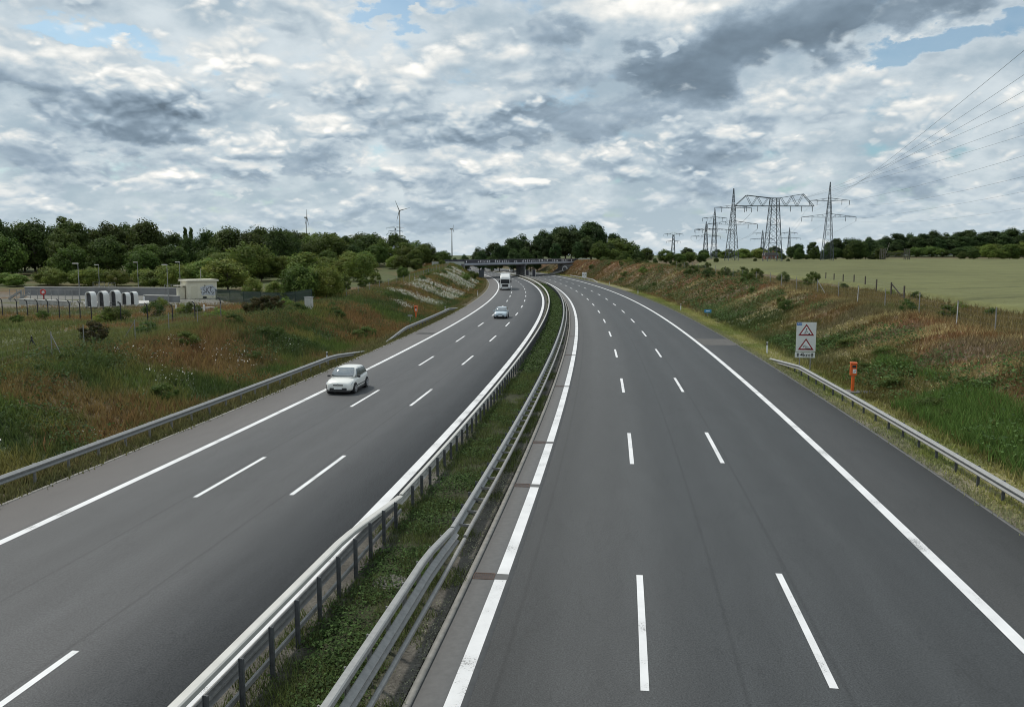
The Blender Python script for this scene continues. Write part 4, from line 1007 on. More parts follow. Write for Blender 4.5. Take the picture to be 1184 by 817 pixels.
def make_van(label):
    t = thing('van', label, 'van'); pm = carpaint('van white', (.8, .8, .79))
    st = [(-2.5, .78, .4, .95), (-2.35, .92, .3, 1.15), (-1.6, 1.0, .28, 1.5), (-1.0, 1.0, .28, 2.35), (2.4, 1.0, .3, 2.45), (2.5, .95, .35, 2.35)]
    rings = [[(x, w_, zb), (x, w_, (zb + z) / 2), (x, w_ * .9, z), (x, -w_ * .9, z), (x, -w_, (zb + z) / 2), (x, -w_, zb)] for x, w_, zb, z in st]
    loft(rings).build('body', pm, t, bevel=.05)
    MB().box((2.51, 0, 1.75), (.03, 1.5, .6)).build('rear_window', M_glass, t)
    ws = MB(); ws.add([(-1.66, -.8, 1.52), (-1.66, .8, 1.52), (-1.12, .78, 2.28), (-1.12, -.78, 2.28), (-1.55, -.8, 1.45), (-1.55, .8, 1.45), (-1.0, .78, 2.2), (-1.0, -.78, 2.2)], [(0, 1, 2, 3), (7, 6, 5, 4), (0, 4, 5, 1), (1, 5, 6, 2), (2, 6, 7, 3), (3, 7, 4, 0)]); ws.build('windscreen', M_glass, t)
    for sg in (-1, 1):
        MB().box((2.515, sg * .85, 1.0), (.03, .14, .5)).build('tail_light', M_red, t)
        for wx in (-1.6, 1.5):
            wl = MB().tube([(wx, sg * .75, .35), (wx, sg * 1.01, .35)], .35, 18).build('wheel', M_tyre, t); MB().tube([(wx, sg * 1.0, .35), (wx, sg * 1.025, .35)], .2, 12).build('rim', M_rim, wl)
    return t
t = make_van('white van driving away on the right carriageway beyond the bridge pier'); place_vehicle(t, 430, 0.5, toward=False)
# ------------------------------------------------------------------ far bridge
BA = Vector((-17.0, 297.0, 0)); BB = Vector((31.0, 392.0, 0)); bd_ = (BB - BA).normalized(); bn = Vector((bd_.y, -bd_.x, 0))   # bn points to the camera side (right/near)
if bn.y > 0: bn = -bn
blen = (BB - BA).length; brz = math.atan2(bd_.y, bd_.x)
bridge = thing('road_bridge', 'low concrete road bridge crossing the motorway in front of the wood', 'bridge', BA, brz)
M_bdeck = mat('bridge concrete', (.34, .36, .40), .85, var=.2, scale=.5)
M_bdark = mat('shaded bridge concrete', (.13, .13, .13), .9, var=.3, scale=.6)  # shade below the deck, put into the concrete colour
M_par = mat('dark parapet', (.035, .035, .045), .7, var=.3, scale=.4)
# local frame: x along the bridge, y to the far side (camera side is -y)
MB().box((blen / 2, 5, 5.0), (blen, 10, .7)).build('deck', M_bdark, bridge)
MB().box((blen / 2, -.15, 5.32), (blen + .5, .5, .62)).build('edge_beam', M_bdeck, bridge)
MB().box((blen / 2, 10.15, 5.32), (blen + .5, .5, .62)).build('edge_beam', M_bdeck, bridge)
par = MB().box((blen / 2, -.1, 6.25), (blen, .10, 1.22)).build('parapet', M_par, bridge)
MB().box((blen / 2, 10.1, 6.25), (blen, .10, 1.22)).build('parapet', M_par, bridge)
g = MB(); rr = random.Random(3); x = 1.0
while x < blen - 4:
    if rr.random() < .16: x += 3.5; continue
    h = rr.uniform(.6, 1.0); wq = rr.uniform(.35, .8); z0 = 5.74
    k = rr.randrange(4)
    if k == 0: g.bar((x, -.165, z0), (x + wq, -.165, z0 + h), .02, .02) ; g.box((x + wq / 2, -.165, z0 + h * .5), (.4, .02, h))
    elif k == 1: g.prism([(x, z0 + h), (x + wq + .3, z0 + h), (x + wq * .6, z0)], -.155, -.175)
    elif k == 2: g.box((x + .2, -.165, z0 + h * .5), (.34, .02, h)); g.box((x + .5, -.165, z0 + h * .85), (.5, .022, .2))
    else: g.tube([(x + .35, -.155, z0 + h * .5), (x + .35, -.175, z0 + h * .5)], h * .42, 9)
    x += wq + rr.uniform(.7, 1.5)
g.build('graffiti', mat('graffiti white', (.78, .76, .78), .7, var=.3, scale=2.0), par)
mb = MB(); mb.box((blen / 2, -.1, 6.92), (blen, .14, .08)); mb.build('handrail', M_galv_dull, bridge)
mid = blen * .47
for yy in (1.0, 3.2): MB().box((mid, yy, 2.3), (1.7, 1.3, 4.7)).build('pier', M_bdark, bridge)
MB().box((mid, 2.1, 4.5), (1.9, 4.4, .4)).build('pier_cap', M_bdark, bridge)
for nm, xx in (('abutment', -.6), ('abutment', blen + .4)): MB().box((xx, 5, 2.6), (1.2, 10.6, 5.6)).build(nm, M_bdark, bridge)
M_wall = mat('pale wing wall', (.42, .42, .39), .85, var=.18, scale=.5)
# wing walls towards the camera
a = MB(); a.prism([(-11.5, 4.2), (0, 1.0), (0, 6.2), (-11.5, 6.2)], -.62, -.25); ww = a.build('wing_wall', M_wall, bridge); ww.rotation_euler = (0, 0, -brz * .85)
g = MB(); rr = random.Random(8)
for k in range(16):
    x0 = rr.uniform(-8, -1.5); z0 = 5.3 + (x0 + 2) * .05 - rr.random() * 1.4; g.bar((x0, -.64, z0), (x0 + rr.uniform(.4, 1.1), -.64, z0 + rr.uniform(-.6, .6)), .03, .22)
g.build('graffiti', mat('graffiti teal', (.20, .36, .42), .7, var=.5, scale=1.2), ww)
a = MB(); a.prism([(0, .5), (5.5, 5.0), (5.5, 7.0), (0, 7.0)], -.62, -.2); ww2 = a.build('wing_wall', M_wall, bridge); ww2.location = (blen - .2, 0, 0); ww2.rotation_euler = (0, 0, -brz)
# dark flank wall below the right end with a white ring sprayed on it
fx0, fd = 18.6, 377.0
t = thing('flank_wall', 'dark concrete flank wall under the right end of the bridge with a white ring', 'wall', (fx0, fd, 0))
MB().prism([(0, -.5), (12, -.5), (12, 4.4), (4.5, 4.4), (0, 1.2)], 0, .5).build('wall', M_bdark, t)
rg = MB(); pts = [(5.2 + 1.05 * math.cos(a_), -.05, 2.3 + 1.15 * math.sin(a_)) for a_ in np.linspace(0, 2 * math.pi, 25)]
rg.tube(pts, .26, 6, cap=False); rg.build('sprayed_ring', M_white, t)
MB().prism([(-3.5, 0), (.5, 0), (5.0, 1.6), (4.6, 1.9)], -.8, -.3).build('pale_ramp', M_conc_light, t)
# two dark boards in the reserve before the pier
for i, px in enumerate((609.6, 617.2)):
    x, y = at(px, 320.3, 0)
    t = thing('upright_board', ['dark upright board beside the bridge pier, nearer to the pier', 'dark upright board beside the bridge pier, farther from the pier'][i], 'board', (x, y, -.05), 0, 'dark boards in the median before the bridge')
    MB().box((0, 0, 1.6), (1.15, .12, 2.5)).build('board', M_par, t)
    for sg in (-1, 1): MB().box((sg * .72, 0, 1.5), (.22, .14, 3.0)).build('post', M_conc_light, t)

# ------------------------------------------------------------------ pylons and wires
def lattice(mb, z0, z1, w0, w1, n, leg, br, d0=None, d1=None):
    d0 = d0 or w0; d1 = d1 or w1
    def c(f, i, j): return ((w0 + (w1 - w0) * f) * .5 * i, (d0 + (d1 - d0) * f) * .5 * j, z0 + (z1 - z0) * f)
    fs = [1 - (1 - k / n) ** 1.25 for k in range(n + 1)]
    for i in (-1, 1):
        for j in (-1, 1): mb.bar(c(0, i, j), c(1, i, j), leg)
    for k in range(n):
        a, b = fs[k], fs[k + 1]
        for (p, q) in (((-1, -1), (1, -1)), ((1, -1), (1, 1)), ((1, 1), (-1, 1)), ((-1, 1), (-1, -1))):
            mb.bar(c(a, *p), c(b, *q), br); mb.bar(c(a, *q), c(b, *p), br)
            if k % 2 == 0: mb.bar(c(a, *p), c(a, *q), br)
def cross_arm(mb, z, half, w, rise, leg, br):
    for s in (-1, 1):
        tip = (s * half, 0, z + rise * .15)
        for j in (-1, 1):
            mb.bar((s * w * .5, j * w * .5, z), tip, leg); mb.bar((s * w * .5, j * w * .5, z + rise), tip, leg)
        n = max(3, int(half / 3.2))
        for k in range(1, n):
            f = k / n; g_ = (k - .5) / n; X = s * (w * .5 + (half - w * .5) * f); Xp = s * (w * .5 + (half - w * .5) * g_)
            zt = z + rise * .15 * f; ztop = z + rise * (1 - f) + rise * .15 * f; hw_ = w * .5 * (1 - f)
            mb.bar((X, -hw_, zt), (X, hw_, zt), br); mb.bar((X, 0, ztop), (Xp, 0, z + rise * .15 * g_), br); mb.bar((X, 0, ztop), (X, 0, zt), br)
def insulators(parent, spots, L, m=None):
    for x, z in spots: MB().tube([(x, 0, z), (x, 0, z - L)], .16, 6).build('insulator', M_wire, parent)
TOW = {}
def pylon(key, label, px, ytop, d, arms, base=6.5, top=1.6, leg=.25, br=.115, rz=0, n=9, spire=True, portal=None):
    x = fx(px, d); z0 = gz(x, d); h = hz_of(ytop, d) - z0
    t = thing('electricity_pylon', label, 'pylon', (x, d, z0), rz, 'electricity pylons beyond the grain field')
    b = MB()
    za = hz_of(arms[0][0], d) - z0
    lattice(b, 0, za, base, top if not portal else portal, n, leg, br)
    if spire: lattice(b, za, h, top, .3, 5, leg * .7, br * .8)
    b.build('tower_body', M_pylon, t)
    pts = []
    for yy, hp, rise in arms:
        z = hz_of(yy, d) - z0; half = hp / FPX * d
        a = MB(); wz = top if not portal else portal
        cross_arm(a, z, half, wz * (1.15 if z < za else 1.0), rise, leg * .75, br); a.build('cross_arm', M_pylon, t)
        sp = [(s * half * f, z + rise * .1) for s in (-1, 1) for f in (1.0, .62)]
        insulators(t, sp, 2.6); c, s_ = math.cos(rz), math.sin(rz)
        pts += [(x + q[0] * c, d + q[0] * s_, z0 + q[1] - 2.6) for q in sp]
    TOW[key] = pts; return t
pylon('L', 'lattice pylon with two cross arms left of the wide portal pylon', 842.6, 220, 500, [(242, 22, 1.6), (260.5, 30, 2.2)], rz=R(8))
pylon('Rt', 'lattice pylon with two cross arms behind the dark tree clump, right of the portal pylon', 951.4, 213, 520, [(234, 22, 1.6), (252.5, 30, 2.2)], rz=R(-6))
# portal pylon with one wide truss arm
d = 492; x = fx(889, d); z0 = gz(x, d); zt2 = hz_of(231.0, d) - z0; zb2 = hz_of(239.8, d) - z0; half = 45.5 / FPX * d
pt_ = thing('electricity_pylon', 'wide portal pylon with one broad truss arm at the field edge', 'pylon', (x, d, z0), R(3), 'electricity pylons beyond the grain field')
b = MB(); lattice(b, 0, zt2, 8.6, 4.0, 8, .36, .15); b.build('tower_body', M_pylon, pt_)
a = MB()
for j in (-1, 1):
    a.bar((-half, j * 1.2, zb2), (half, j * 1.2, zb2), .36); a.bar((-half * .72, j * 1.0, zt2 + 1.6), (-half * .1, j * 1.6, zt2), .3); a.bar((half * .72, j * 1.0, zt2 + 2.4), (half * .1, j * 1.6, zt2), .3); a.bar((-half * .1, j * 1.6, zt2), (half * .1, j * 1.6, zt2), .3)
    for s in (-1, 1):
        top_ = zt2 + (1.6 if s < 0 else 2.4); a.bar((s * half, j * 1.2, zb2), (s * half * .72, j * 1.0, top_), .28)
        pr = None
        for k, f in enumerate((.72, .58, .44, .30, .16)):
            zz = zb2 if k % 2 else top_ + (zt2 - top_) * (.72 - f) / .62
            if pr: a.bar(pr, (s * half * f, j * 1.2, zz), .2)
            pr = (s * half * f, j * 1.2, zz)
for k in range(-9, 10):
    a.bar((k / 9 * half, -1.2, zb2), (k / 9 * half, 1.2, zb2), .16)
a.build('cross_arm', M_pylon, pt_)
sp = [(f * half, zb2) for f in (-.98, -.7, -.42, .42, .7, .98)]; insulators(pt_, sp, 3.2); TOW['P'] = [(x + q[0], d, z0 + q[1] - 3.2) for q in sp]
pylon('B1', 'pylon with a square topped frame between the portal pylon and the wood, nearer one', 822, 243, 700, [(253.5, 14, 1.2), (267, 22, 1.6)], base=5, n=7, spire=True, leg=.30, br=.15)
pylon('B2', 'pylon behind the others, far left of the row', 812.5, 257, 820, [(266, 13, 1.2), (274, 17, 1.6)], base=5, n=6, leg=.38, br=.2)
pylon('B3', 'lone low distant pylon with one flat arm above the middle wood', 775.6, 270.5, 1050, [(271.5, 11, 1.5), (279.5, 8, 1.2)], base=5, n=5, spire=False, leg=.42, br=.24)
pylon('B4', 'faint distant pylon seen just left of the portal legs', 877, 266.5, 1250, [(270.5, 11, 1.6), (277, 14, 1.6)], base=5, n=5, leg=.42, br=.22)
pylon('B5', 'faint distant pylon between the portal pylon and the dark tree clump', 907.5, 263.5, 1350, [(270, 9, 1.6), (276, 13, 1.6)], base=5, n=5, leg=.42, br=.22)
pylon('B6', 'arms of a distant pylon behind the taller wind turbine', 459.5, 262.5, 1400, [(264, 10, 1.6), (268, 8, 1.6)], base=5, n=5, spire=False, leg=.45, br=.25)

def wire(label, p, q, sag, group, ext=1.5, r=.021, beads=0, n=26):
    p = Vector(p); q = Vector(q); e = p + (q - p) * ext
    pts = []
    for i in range(n + 1):
        f = i / n; v = p.lerp(e, f); v.z -= sag * 4 * f * (1 - f) * 1.0; pts.append(v)
    t = thing('power_line', label, 'power line', p, 0, group)
    MB().tube(pts, r, 5).build('wire', M_wire, t, origin=p)
    for k in range(beads):
        v = pts[int(n * (.45 + .12 * k))] - p; MB().box(v, (.45, .4, .4)).build('spacer', M_wire, t)
def exitpt(y, z):
    d = (z - EYE) * FPX / (HZ - y); return (d * .617 * 1.0, d, z)
for i, y in enumerate((28, 63, 84, 106, 127, 144)):
    e = exitpt(y, 31 + (i % 2) * 1.5); k = (5, 4, 3, 2, 1, 0)[i]
    wire('power cable running from the portal pylon arm out over the grain field', TOW['P'][k], e, 3.0, 'cables of the portal pylon', 1.25)
for i, y in enumerate((162, 188, 210, 231)):
    e = exitpt(y, 30 - 2 * (i % 2)); k = (0, 2, 4, 6)[i]
    wire('sagging thin cable running from the right lattice pylon out over the field', TOW['Rt'][k], e, 4.0, 'cables of the right lattice pylon', 1.3, beads=0, r=.024)
for a_, b_ in (('L', 'B1'), ('Rt', 'B5'), ('L', 'B2')):
    for k in (0, 2, 4, 6): wire('thin cable between two distant pylons', TOW[a_][k], TOW[b_][k], 5.0, 'cables between the distant pylons', 1.0, r=.04, n=14)

# ------------------------------------------------------------------ wind turbines
def turbine(label, px, yhub, d, blade_px, angs, rz):
    x = fx(px, d); zh = hz_of(yhub, d); Rb = blade_px / FPX * d
    t = thing('wind_turbine', label, 'wind turbine', (x, d, 4.0), rz, 'wind turbines behind the woods'); zh -= 4
    MB().tube([(0, 0, -1), (0, 0, zh - 1)], [1.7, 1.0], 12).build('tower', M_galv_dull, t, smooth=True)
    MB().box((0, 1.5, zh), (3, 8, 3)).build('nacelle', M_galv_dull, t, bevel=.5); MB().tube([(0, -2.6, zh), (0, -4.6, zh)], [1.7, .6], 10).build('hub', M_galv_dull, t)
    for a in angs:
        c, s = math.cos(R(a)), math.sin(R(a)); b = MB()
        pr = [(0, 1.0), (.12, 2.0), (.3, 1.7), (1.0, .35)]
        vs = []
        for f, w_ in pr:
            px_, pz_ = s * Rb * f, zh + c * Rb * f
            for e, yy in ((-.5, -3.6), (.5, -3.6), (.5, -3.0), (-.5, -3.0)): vs.append((px_ + c * w_ * e, yy, pz_ - s * w_ * e))
        fs = []
        for i in range(3):
            for k in range(4): fs.append((i * 4 + k, i * 4 + (k + 1) % 4, i * 4 + 4 + (k + 1) % 4, i * 4 + 4 + k))
        fs += [(0, 1, 2, 3), (15, 14, 13, 12)]; b.add(vs, fs); b.build('blade', M_galv_dull, t)
turbine('tallest wind turbine with its blades spread, behind the left wood', 464.5, 245, 1900, 12.5, (-22, 75, 195), 0)
turbine('wind turbine with narrow edge on blades above the left wood', 358.3, 252.5, 2100, 9, (0, 165, 200), R(55))
turbine('farthest slim wind turbine left of the bridge, blades nearly hidden', 523.6, 265.5, 2300, 5, (20, 140, 260), R(70))

# ------------------------------------------------------------------ drainage yard on the left
ZY = 1.3
def P(px, py, z=ZY): x, y = at(px, py, z); return Vector((x, y, z))
def lamp(label, px, yb, yt):
    p = P(px, yb); d = p.y; zb = gz(p.x, p.y); h = hz_of(yt, d) - zb
    t = thing('street_lamp', label, 'street lamp', (p.x, p.y, zb), 0, 'lamp posts around the drainage yard')
    MB().tube([(0, 0, -.2), (0, 0, h)], [.065, .045], 8).build('pole', M_galv, t); MB().tube([(0, 0, 0), (0, 0, .9)], .10, 8).build('base_sleeve', M_galv_dull, t)
    MB().box((-.35, 0, h + .02), (.85, .26, .13)).build('lamp_head', M_galv_white, t, bevel=.04)
lamp('lamp post in front of the leftmost white arch', 92.7, 351, 304.6); lamp('lamp post behind the white arches, left one', 115.3, 336, 306)
lamp('lamp post in the middle behind the grey basin wall', 160.5, 339.5, 303.2); lamp('lamp post in front of the grey basin wall left of the hut', 195, 350, 306); lamp('lamp post next to the graffiti hut', 209, 340, 303)

# graffiti hut
a0 = P(226.3, 346.3); a1 = P(251.8, 345.6); hd = (a1 - a0); hw_ = hd.length; hrz = math.atan2(hd.y, hd.x)
hut = thing('pump_hut', 'beige flat roofed hut with silver graffiti on its front wall', 'hut', (a0.x, a0.y, gz(a0.x, a0.y) - .05), hrz + R(4))
Hh = hz_of(324.5, a0.y) - gz(a0.x, a0.y); Dp = 4.2; xl = -1.15
M_beige = mat('beige render', (.66, .62, .49), .9, var=.1, scale=1.0, bump=.1); M_roof = mat('roof edge', (.60, .57, .46), .8, var=.1)
MB().box((hw_ / 2 + xl / 2, Dp / 2, Hh / 2), (hw_ - xl, Dp, Hh)).build('wall', M_beige, hut)
MB().box((hw_ / 2 + xl / 2, Dp / 2, Hh + .13), (hw_ - xl + .5, Dp + .5, .30)).build('roof', M_roof, hut)
MB().box((hw_ * .12 - .55, -.02, 1.1), (.95, .06, 2.15)).build('door', mat('cream door', (.62, .58, .44), .6, var=.05), hut)
MB().box((xl - .75, Dp * .5, 2.25), (1.5, 2.0, .12)).build('side_canopy', M_roof, hut); MB().box((xl - .6, Dp * .5, 1.0), (.9, 1.6, 2.0)).build('side_box', M_beige, hut)
MB().tube([(hw_ * .45, Dp * .5, Hh), (hw_ * .45, Dp * .5, Hh + 2.0)], .05, 6).build('mast', M_galv_dull, hut)
gp = MB(); gp.box((hw_ * .42, -.012, .32), (.6, .02, .3)); gp.build('vent', M_black, hut)
sil = mat('silver spray', (.50, .52, .55), .5, var=.15)
gx0 = hw_ * .22; gx1 = hw_ * .985; gw = gx1 - gx0; blob = []
for k in range(28):
    a_ = 2 * math.pi * k / 28; q_ = (.46 + .05 * math.sin(a_ * 5 + .6) + .03 * math.cos(a_ * 9)); ex = abs(math.cos(a_)) ** .45 * (1 if math.cos(a_) > 0 else -1); ez = abs(math.sin(a_)) ** .6 * (1 if math.sin(a_) > 0 else -1)
    blob.append((gx0 + gw / 2 + ex * gw * q_, 1.45 + ez * 1.75 * q_))
o = MB().prism(blob, -.008, -.03).build('graffiti', sil, hut)
put_text('graffiti_letters', 'SKC', 1.45, mat('spray outline', (.09, .09, .10), .7), o, (gx0 + gw * .5, -.036, 1.47), .006, -.012, gw / 3.6)
g = MB(); rr = random.Random(5)
for k in range(14):
    x_ = gx0 + gw * rr.uniform(.08, .9); z_ = 1.45 + rr.uniform(-.7, .7); g.bar((x_, -.037, z_), (x_ + rr.uniform(-.35, .35), -.037, z_ + rr.uniform(-.35, .35)), .012, .07)
g.build('graffiti_strokes', M_black, o)
# yard concrete
yz = ZY
def slab(name, label, cat, quad, h0, h1, m, kindv=None):
    xs = [P(*q) for q in quad]; c = sum(xs, Vector()) / len(xs); c.z = 0
    b = MB(); n = len(xs); vs = [(p.x - c.x, p.y - c.y, h0) for p in xs] + [(p.x - c.x, p.y - c.y, h1) for p in xs]
    b.add(vs, [tuple(range(n)), tuple(range(n, 2 * n))] + [(i, (i + 1) % n, n + (i + 1) % n, n + i) for i in range(n)])
    o = b.build(name, m); o.location = c; 
    if kindv: tag(o, kind=kindv)
    else: tag(o, label, cat)
    return o
M_yard = mat('worn paving', (.135, .13, .115), .95, var=.25, scale=.8)
slab('yard', None, None, [(30, 357), (262, 353), (250, 341), (30, 341)], 1.0, 1.42, M_yard, 'structure')
def wall_run(name, label, p, q, h, w_, m, z0=None):
    z0 = 1.0 if z0 is None else z0; v = q - p; t = thing(name, label, 'wall', (p.x, p.y, z0), math.atan2(v.y, v.x))
    MB().box((v.length / 2, 0, h / 2), (v.length, w_, h)).build('wall', m, t); MB().box((v.length / 2, 0, h + .05), (v.length + .1, w_ + .15, .12)).build('coping', M_conc_light, t); return t
wall_run('basin_wall', 'long grey wall at the back of the drainage basin', P(30, 341.5), P(207, 342.5), 1.75, .5, mat('grey basin concrete', (.20, .20, .20), .9, var=.2, scale=.5))
wall_run('basin_wall', 'pale low concrete wall at the left end of the drainage yard', P(24, 352), P(81, 355), 1.05, .4, M_concrete if False else mat('pale wall concrete', (.34, .33, .30), .9, var=.2, scale=1.0))
wall_run('basin_wall', 'grey low wall between the white arches and the hut', P(168, 349), P(207, 350), 1.3, .5, mat('grey basin concrete', (.2, .2, .2)))
# white arches: thick half pipes standing on a slab
slab('arch_slab', 'long white concrete slab carrying the white arches', 'slab', [(104, 356.5), (174, 353.5), (172, 350.5), (96, 352.5)], 1.40, 1.72, M_conc_light)
M_arch = mat('white painted concrete', (.72, .72, .70), .7, var=.08, scale=1.5); M_mouth_shade = mat('arch mouth shade', (.075, .075, .08), .9)  # mouth tone: shade inside the arches as a flat dark colour
def arch(label, px, py, wpx, hpx, rz, dep):
    p = P(px, py, 1.7); k = p.y / FPX; w_ = wpx * k; h = hpx * k; r = w_ / 2
    t = thing('pipe_arch', label, 'concrete arch', (p.x, p.y, 1.7), rz, 'white concrete arches in the drainage yard')
    outer = [(-r, 0), (-r, h - r)] + [(r * math.cos(a), h - r + r * math.sin(a)) for a in np.linspace(math.pi, 0, 13)[1:-1]] + [(r, h - r), (r, 0)]
    ri = r * .79; inner = [(ri, 0), (ri, h - r)] + [(ri * math.cos(a), h - r + ri * math.sin(a)) for a in np.linspace(0, math.pi, 13)[1:-1]] + [(-ri, h - r), (-ri, 0)]
    n = len(outer); b = MB(); inn = list(reversed(inner)); vs = []
    for yy in (0, dep):
        vs += [(x, yy, z) for x, z in outer] + [(x, yy, z) for x, z in inn]
    fs = []
    for i in range(n - 1):
        fs += [(i, i + 1, n + i + 1, n + i), (2 * n + i, 3 * n + i, 3 * n + i + 1, 2 * n + i + 1), (i, 2 * n + i, 2 * n + i + 1, i + 1), (n + i, n + i + 1, 3 * n + i + 1, 3 * n + i)]
    for i in (0, n - 1): fs.append((i, n + i, 3 * n + i, 2 * n + i))
    b.add(vs, fs); b.build('shell', M_arch, t)
    MB().prism(inn, dep * .30, dep * .36).build('mouth_shade', M_mouth_shade, t)  # solid dark plate in the mouth, painted in place of the shade inside
for lab, px, py, w_, h, dep in (('leftmost tall white arch with a dark mouth', 103.5, 354.5, 11.2, 17.5, .8), ('second tall white arch from the left', 118, 354, 11.2, 17.5, .8), ('third tall white arch, in the middle of the row', 132, 353.5, 11.2, 18, .8),
                                ('smaller white arch right of the tall ones', 144.5, 352.5, 9.0, 14.5, .7), ('rightmost small white arch with low openings', 153.5, 352, 9.0, 15, .7)):
    arch(lab, px - 1, py, w_, h, R(-25), dep)
for i, (px, py) in enumerate([(113.5, 355.5), (128.5, 355), (143, 354.3), (158.5, 353.6), (166.8, 349), (215, 359.5), (224, 356), (236, 360), (204, 361)]):
    p = P(px, py, 1.4); t = thing('bollard', ['small white bollard before the leftmost arch', 'small white bollard before the second arch', 'small white bollard before the third arch', 'small white bollard right of the arches', 'thin white post by the grey basin wall', 'white post at the left end of the low white bar', 'white pillar behind the low white bar', 'white post at the right end of the low white bar', 'small white post left of the low white concrete bar'][i], 'bollard', (p.x, p.y, gz(p.x, p.y) - .05), 0, 'white bollards in the drainage yard')
    MB().tube([(0, 0, 0), (0, 0, .95 if i > 3 else .75)], .11, 8).build('post', M_white, t); MB().tube([(0, 0, .95 if i > 3 else .75), (0, 0, 1.02 if i > 3 else .82)], .13, 8).build('cap', M_white, t)
p = P(215, 360.5); q = P(247, 358.5); v = q - p; t = thing('white_bar', 'low white concrete bar lying on the yard in front of the hut', 'kerb stone', (p.x, p.y, gz(p.x, p.y)), math.atan2(v.y, v.x)); MB().box((v.length / 2, 0, .15), (v.length, .5, .45)).build('bar', M_conc_light, t)
def railing(label, p, q, h, m=M_galv_dull):
    v = q - p; L = v.length; t = thing('railing', label, 'railing', (p.x, p.y, gz(p.x, p.y)), math.atan2(v.y, v.x), 'steel railings in the drainage yard'); n = max(2, int(L / 1.2))
    for k in range(n + 1): MB().box((k * L / n, 0, h / 2), (.07, .07, h)).build('post', m, t)
    for z in (h, h * .55): MB().box((L / 2, 0, z), (L, .06, .06)).build('rail', m, t)
railing('steel railing behind the white arches, left piece', P(108, 336), P(121, 336), 1.6); railing('steel railing behind the white arches, right piece', P(126, 336), P(133.5, 336), 1.6)
railing('tall steel railing beside the hut', P(191, 342.5), P(206, 342.5), 2.0); railing('steel railing along the pale low wall', P(12, 349), P(92, 350), 1.9); railing('steel railing in front of the leftmost arch', P(100, 357), P(140, 357), .9, M_post)
p = P(51, 350); t = thing('lifebuoy_stand', 'red and white lifebuoy stand beside the pale low wall', 'lifebuoy', (p.x, p.y, gz(p.x, p.y)))
MB().box((0, 0, .75), (.12, .12, 1.5)).build('post', M_red, t); MB().tube([(.36 * math.cos(a), -.12, 1.65 + .36 * math.sin(a)) for a in np.linspace(0, 2 * math.pi, 17)], .11, 6, cap=False).build('ring', mat('lifebuoy red', (.5, .05, .04), .5), t); MB().box((0, -.02, 1.65), (.5, .04, .8)).build('back_board', M_white, t)
p = P(17, 347.5); t = thing('pipe_rack', 'dark grey pipework at the far left of the drainage yard', 'pipework', (p.x, p.y, gz(p.x, p.y)))
MB().bar((-.9, 0, .1), (.9, 0, 1.3), .3).build('pipe', M_galv_dull, t); MB().bar((.9, 0, .2), (2.2, .3, 1.0), .3).build('pipe', M_galv_dull, t); MB().box((1.0, .2, .7), (.25, .25, 1.6)).build('post', M_galv, t)

# ------------------------------------------------------------------ fences
def fence(name, label, pts, h, pm, w_, kind='wire', braces=(), group=None, top=None):
    p0 = pts[0]; z0 = gz(*p0); t = thing(name, label, 'fence', (p0[0], p0[1], z0), 0, group)
    for x, y in pts:
        z = gz(x, y) - z0
        if top == 'curved':
            mb = MB().tube([(0, 0, -.2), (0, 0, h * .82), (-.05, -.03, h * .93), (-.22, -.1, h)], w_, 6)
        else: mb = MB().box((0, 0, h / 2 - .1), (w_ * 2, w_ * 2, h + .2))
        o = mb.build('post', pm, t); o.location = (x - p0[0], y - p0[1], z)
    for i, dx, dy in braces:
        x, y = pts[i]; z = gz(x, y) - z0; z2 = gz(x + dx, y + dy) - z0
        MB().bar((x - p0[0], y - p0[1], z + h * .9), (x + dx - p0[0], y + dy - p0[1], z2), w_ * 1.6).build('brace', pm, t)
    wr = MB()
    for (xa_, ya_), (xb_, yb_) in zip(pts[:-1], pts[1:]):
        za, zb = gz(xa_, ya_) - z0, gz(xb_, yb_) - z0
        A = Vector((xa_ - p0[0], ya_ - p0[1], za)); B_ = Vector((xb_ - p0[0], yb_ - p0[1], zb))
        if kind == 'wire':
            for f in (.1, .3, .5, .7, .9): wr.bar(A + Vector((0, 0, h * f)), B_ + Vector((0, 0, h * f)), .004)
            L = (B_ - A).length; n = int(L / .6)
            for k in range(1, n): c = A.lerp(B_, k / n); wr.bar(c + Vector((0, 0, h * .1)), c + Vector((0, 0, h * .9)), .003)
        elif kind == 'palisade':
            L = (B_ - A).length; n = int(L / .22)
            for k in range(n): c = A.lerp(B_, (k + .5) / n); wr.box((c.x, c.y, c.z + h * .5), (.09, .03, h), math.atan2(B_.y - A.y, B_.x - A.x))
            for f in (.2, .85): wr.bar(A + Vector((0, 0, h * f)), B_ + Vector((0, 0, h * f)), .05)
    wr.build('wire_mesh' if kind == 'wire' else 'panel', M_galv_dull if kind == 'wire' else pm, t); return t
M_green = mat('dark green steel', (.012, .035, .026), .5)
p = [at(px, 362 + 17 * px / 256, 1.6) for px in (-14, 3, 20, 32, 44, 56, 69, 81, 93, 106, 120, 140, 171, 200, 226, 256)]
fence('fence', 'black fence with crooked post tops in front of the drainage yard', p, 2.2, M_black, .055, top='curved')
p = [at(px, py, 1.9) for px, py in ((-30, 447), (61, 420), (98, 409), (157, 400.5), (196, 391.5), (229, 383), (256, 377))]
fence('fence', 'thin grey wire fence with a few posts on the left meadow', p, 1.6, M_galv_dull, .022, braces=((3, -1.2, .5), (1, 1.0, -.6)))
p = [at(px, 1 * py, 1.5) for px, py in ((250, 346), (266, 347.5), (282, 349.5), (302, 352.5), (322, 355.5), (342, 358.5), (361, 361.5))]
fence('fence', 'dark green palisade fence between the hut and the bushes', p, 1.9, M_green, .05, kind='palisade')
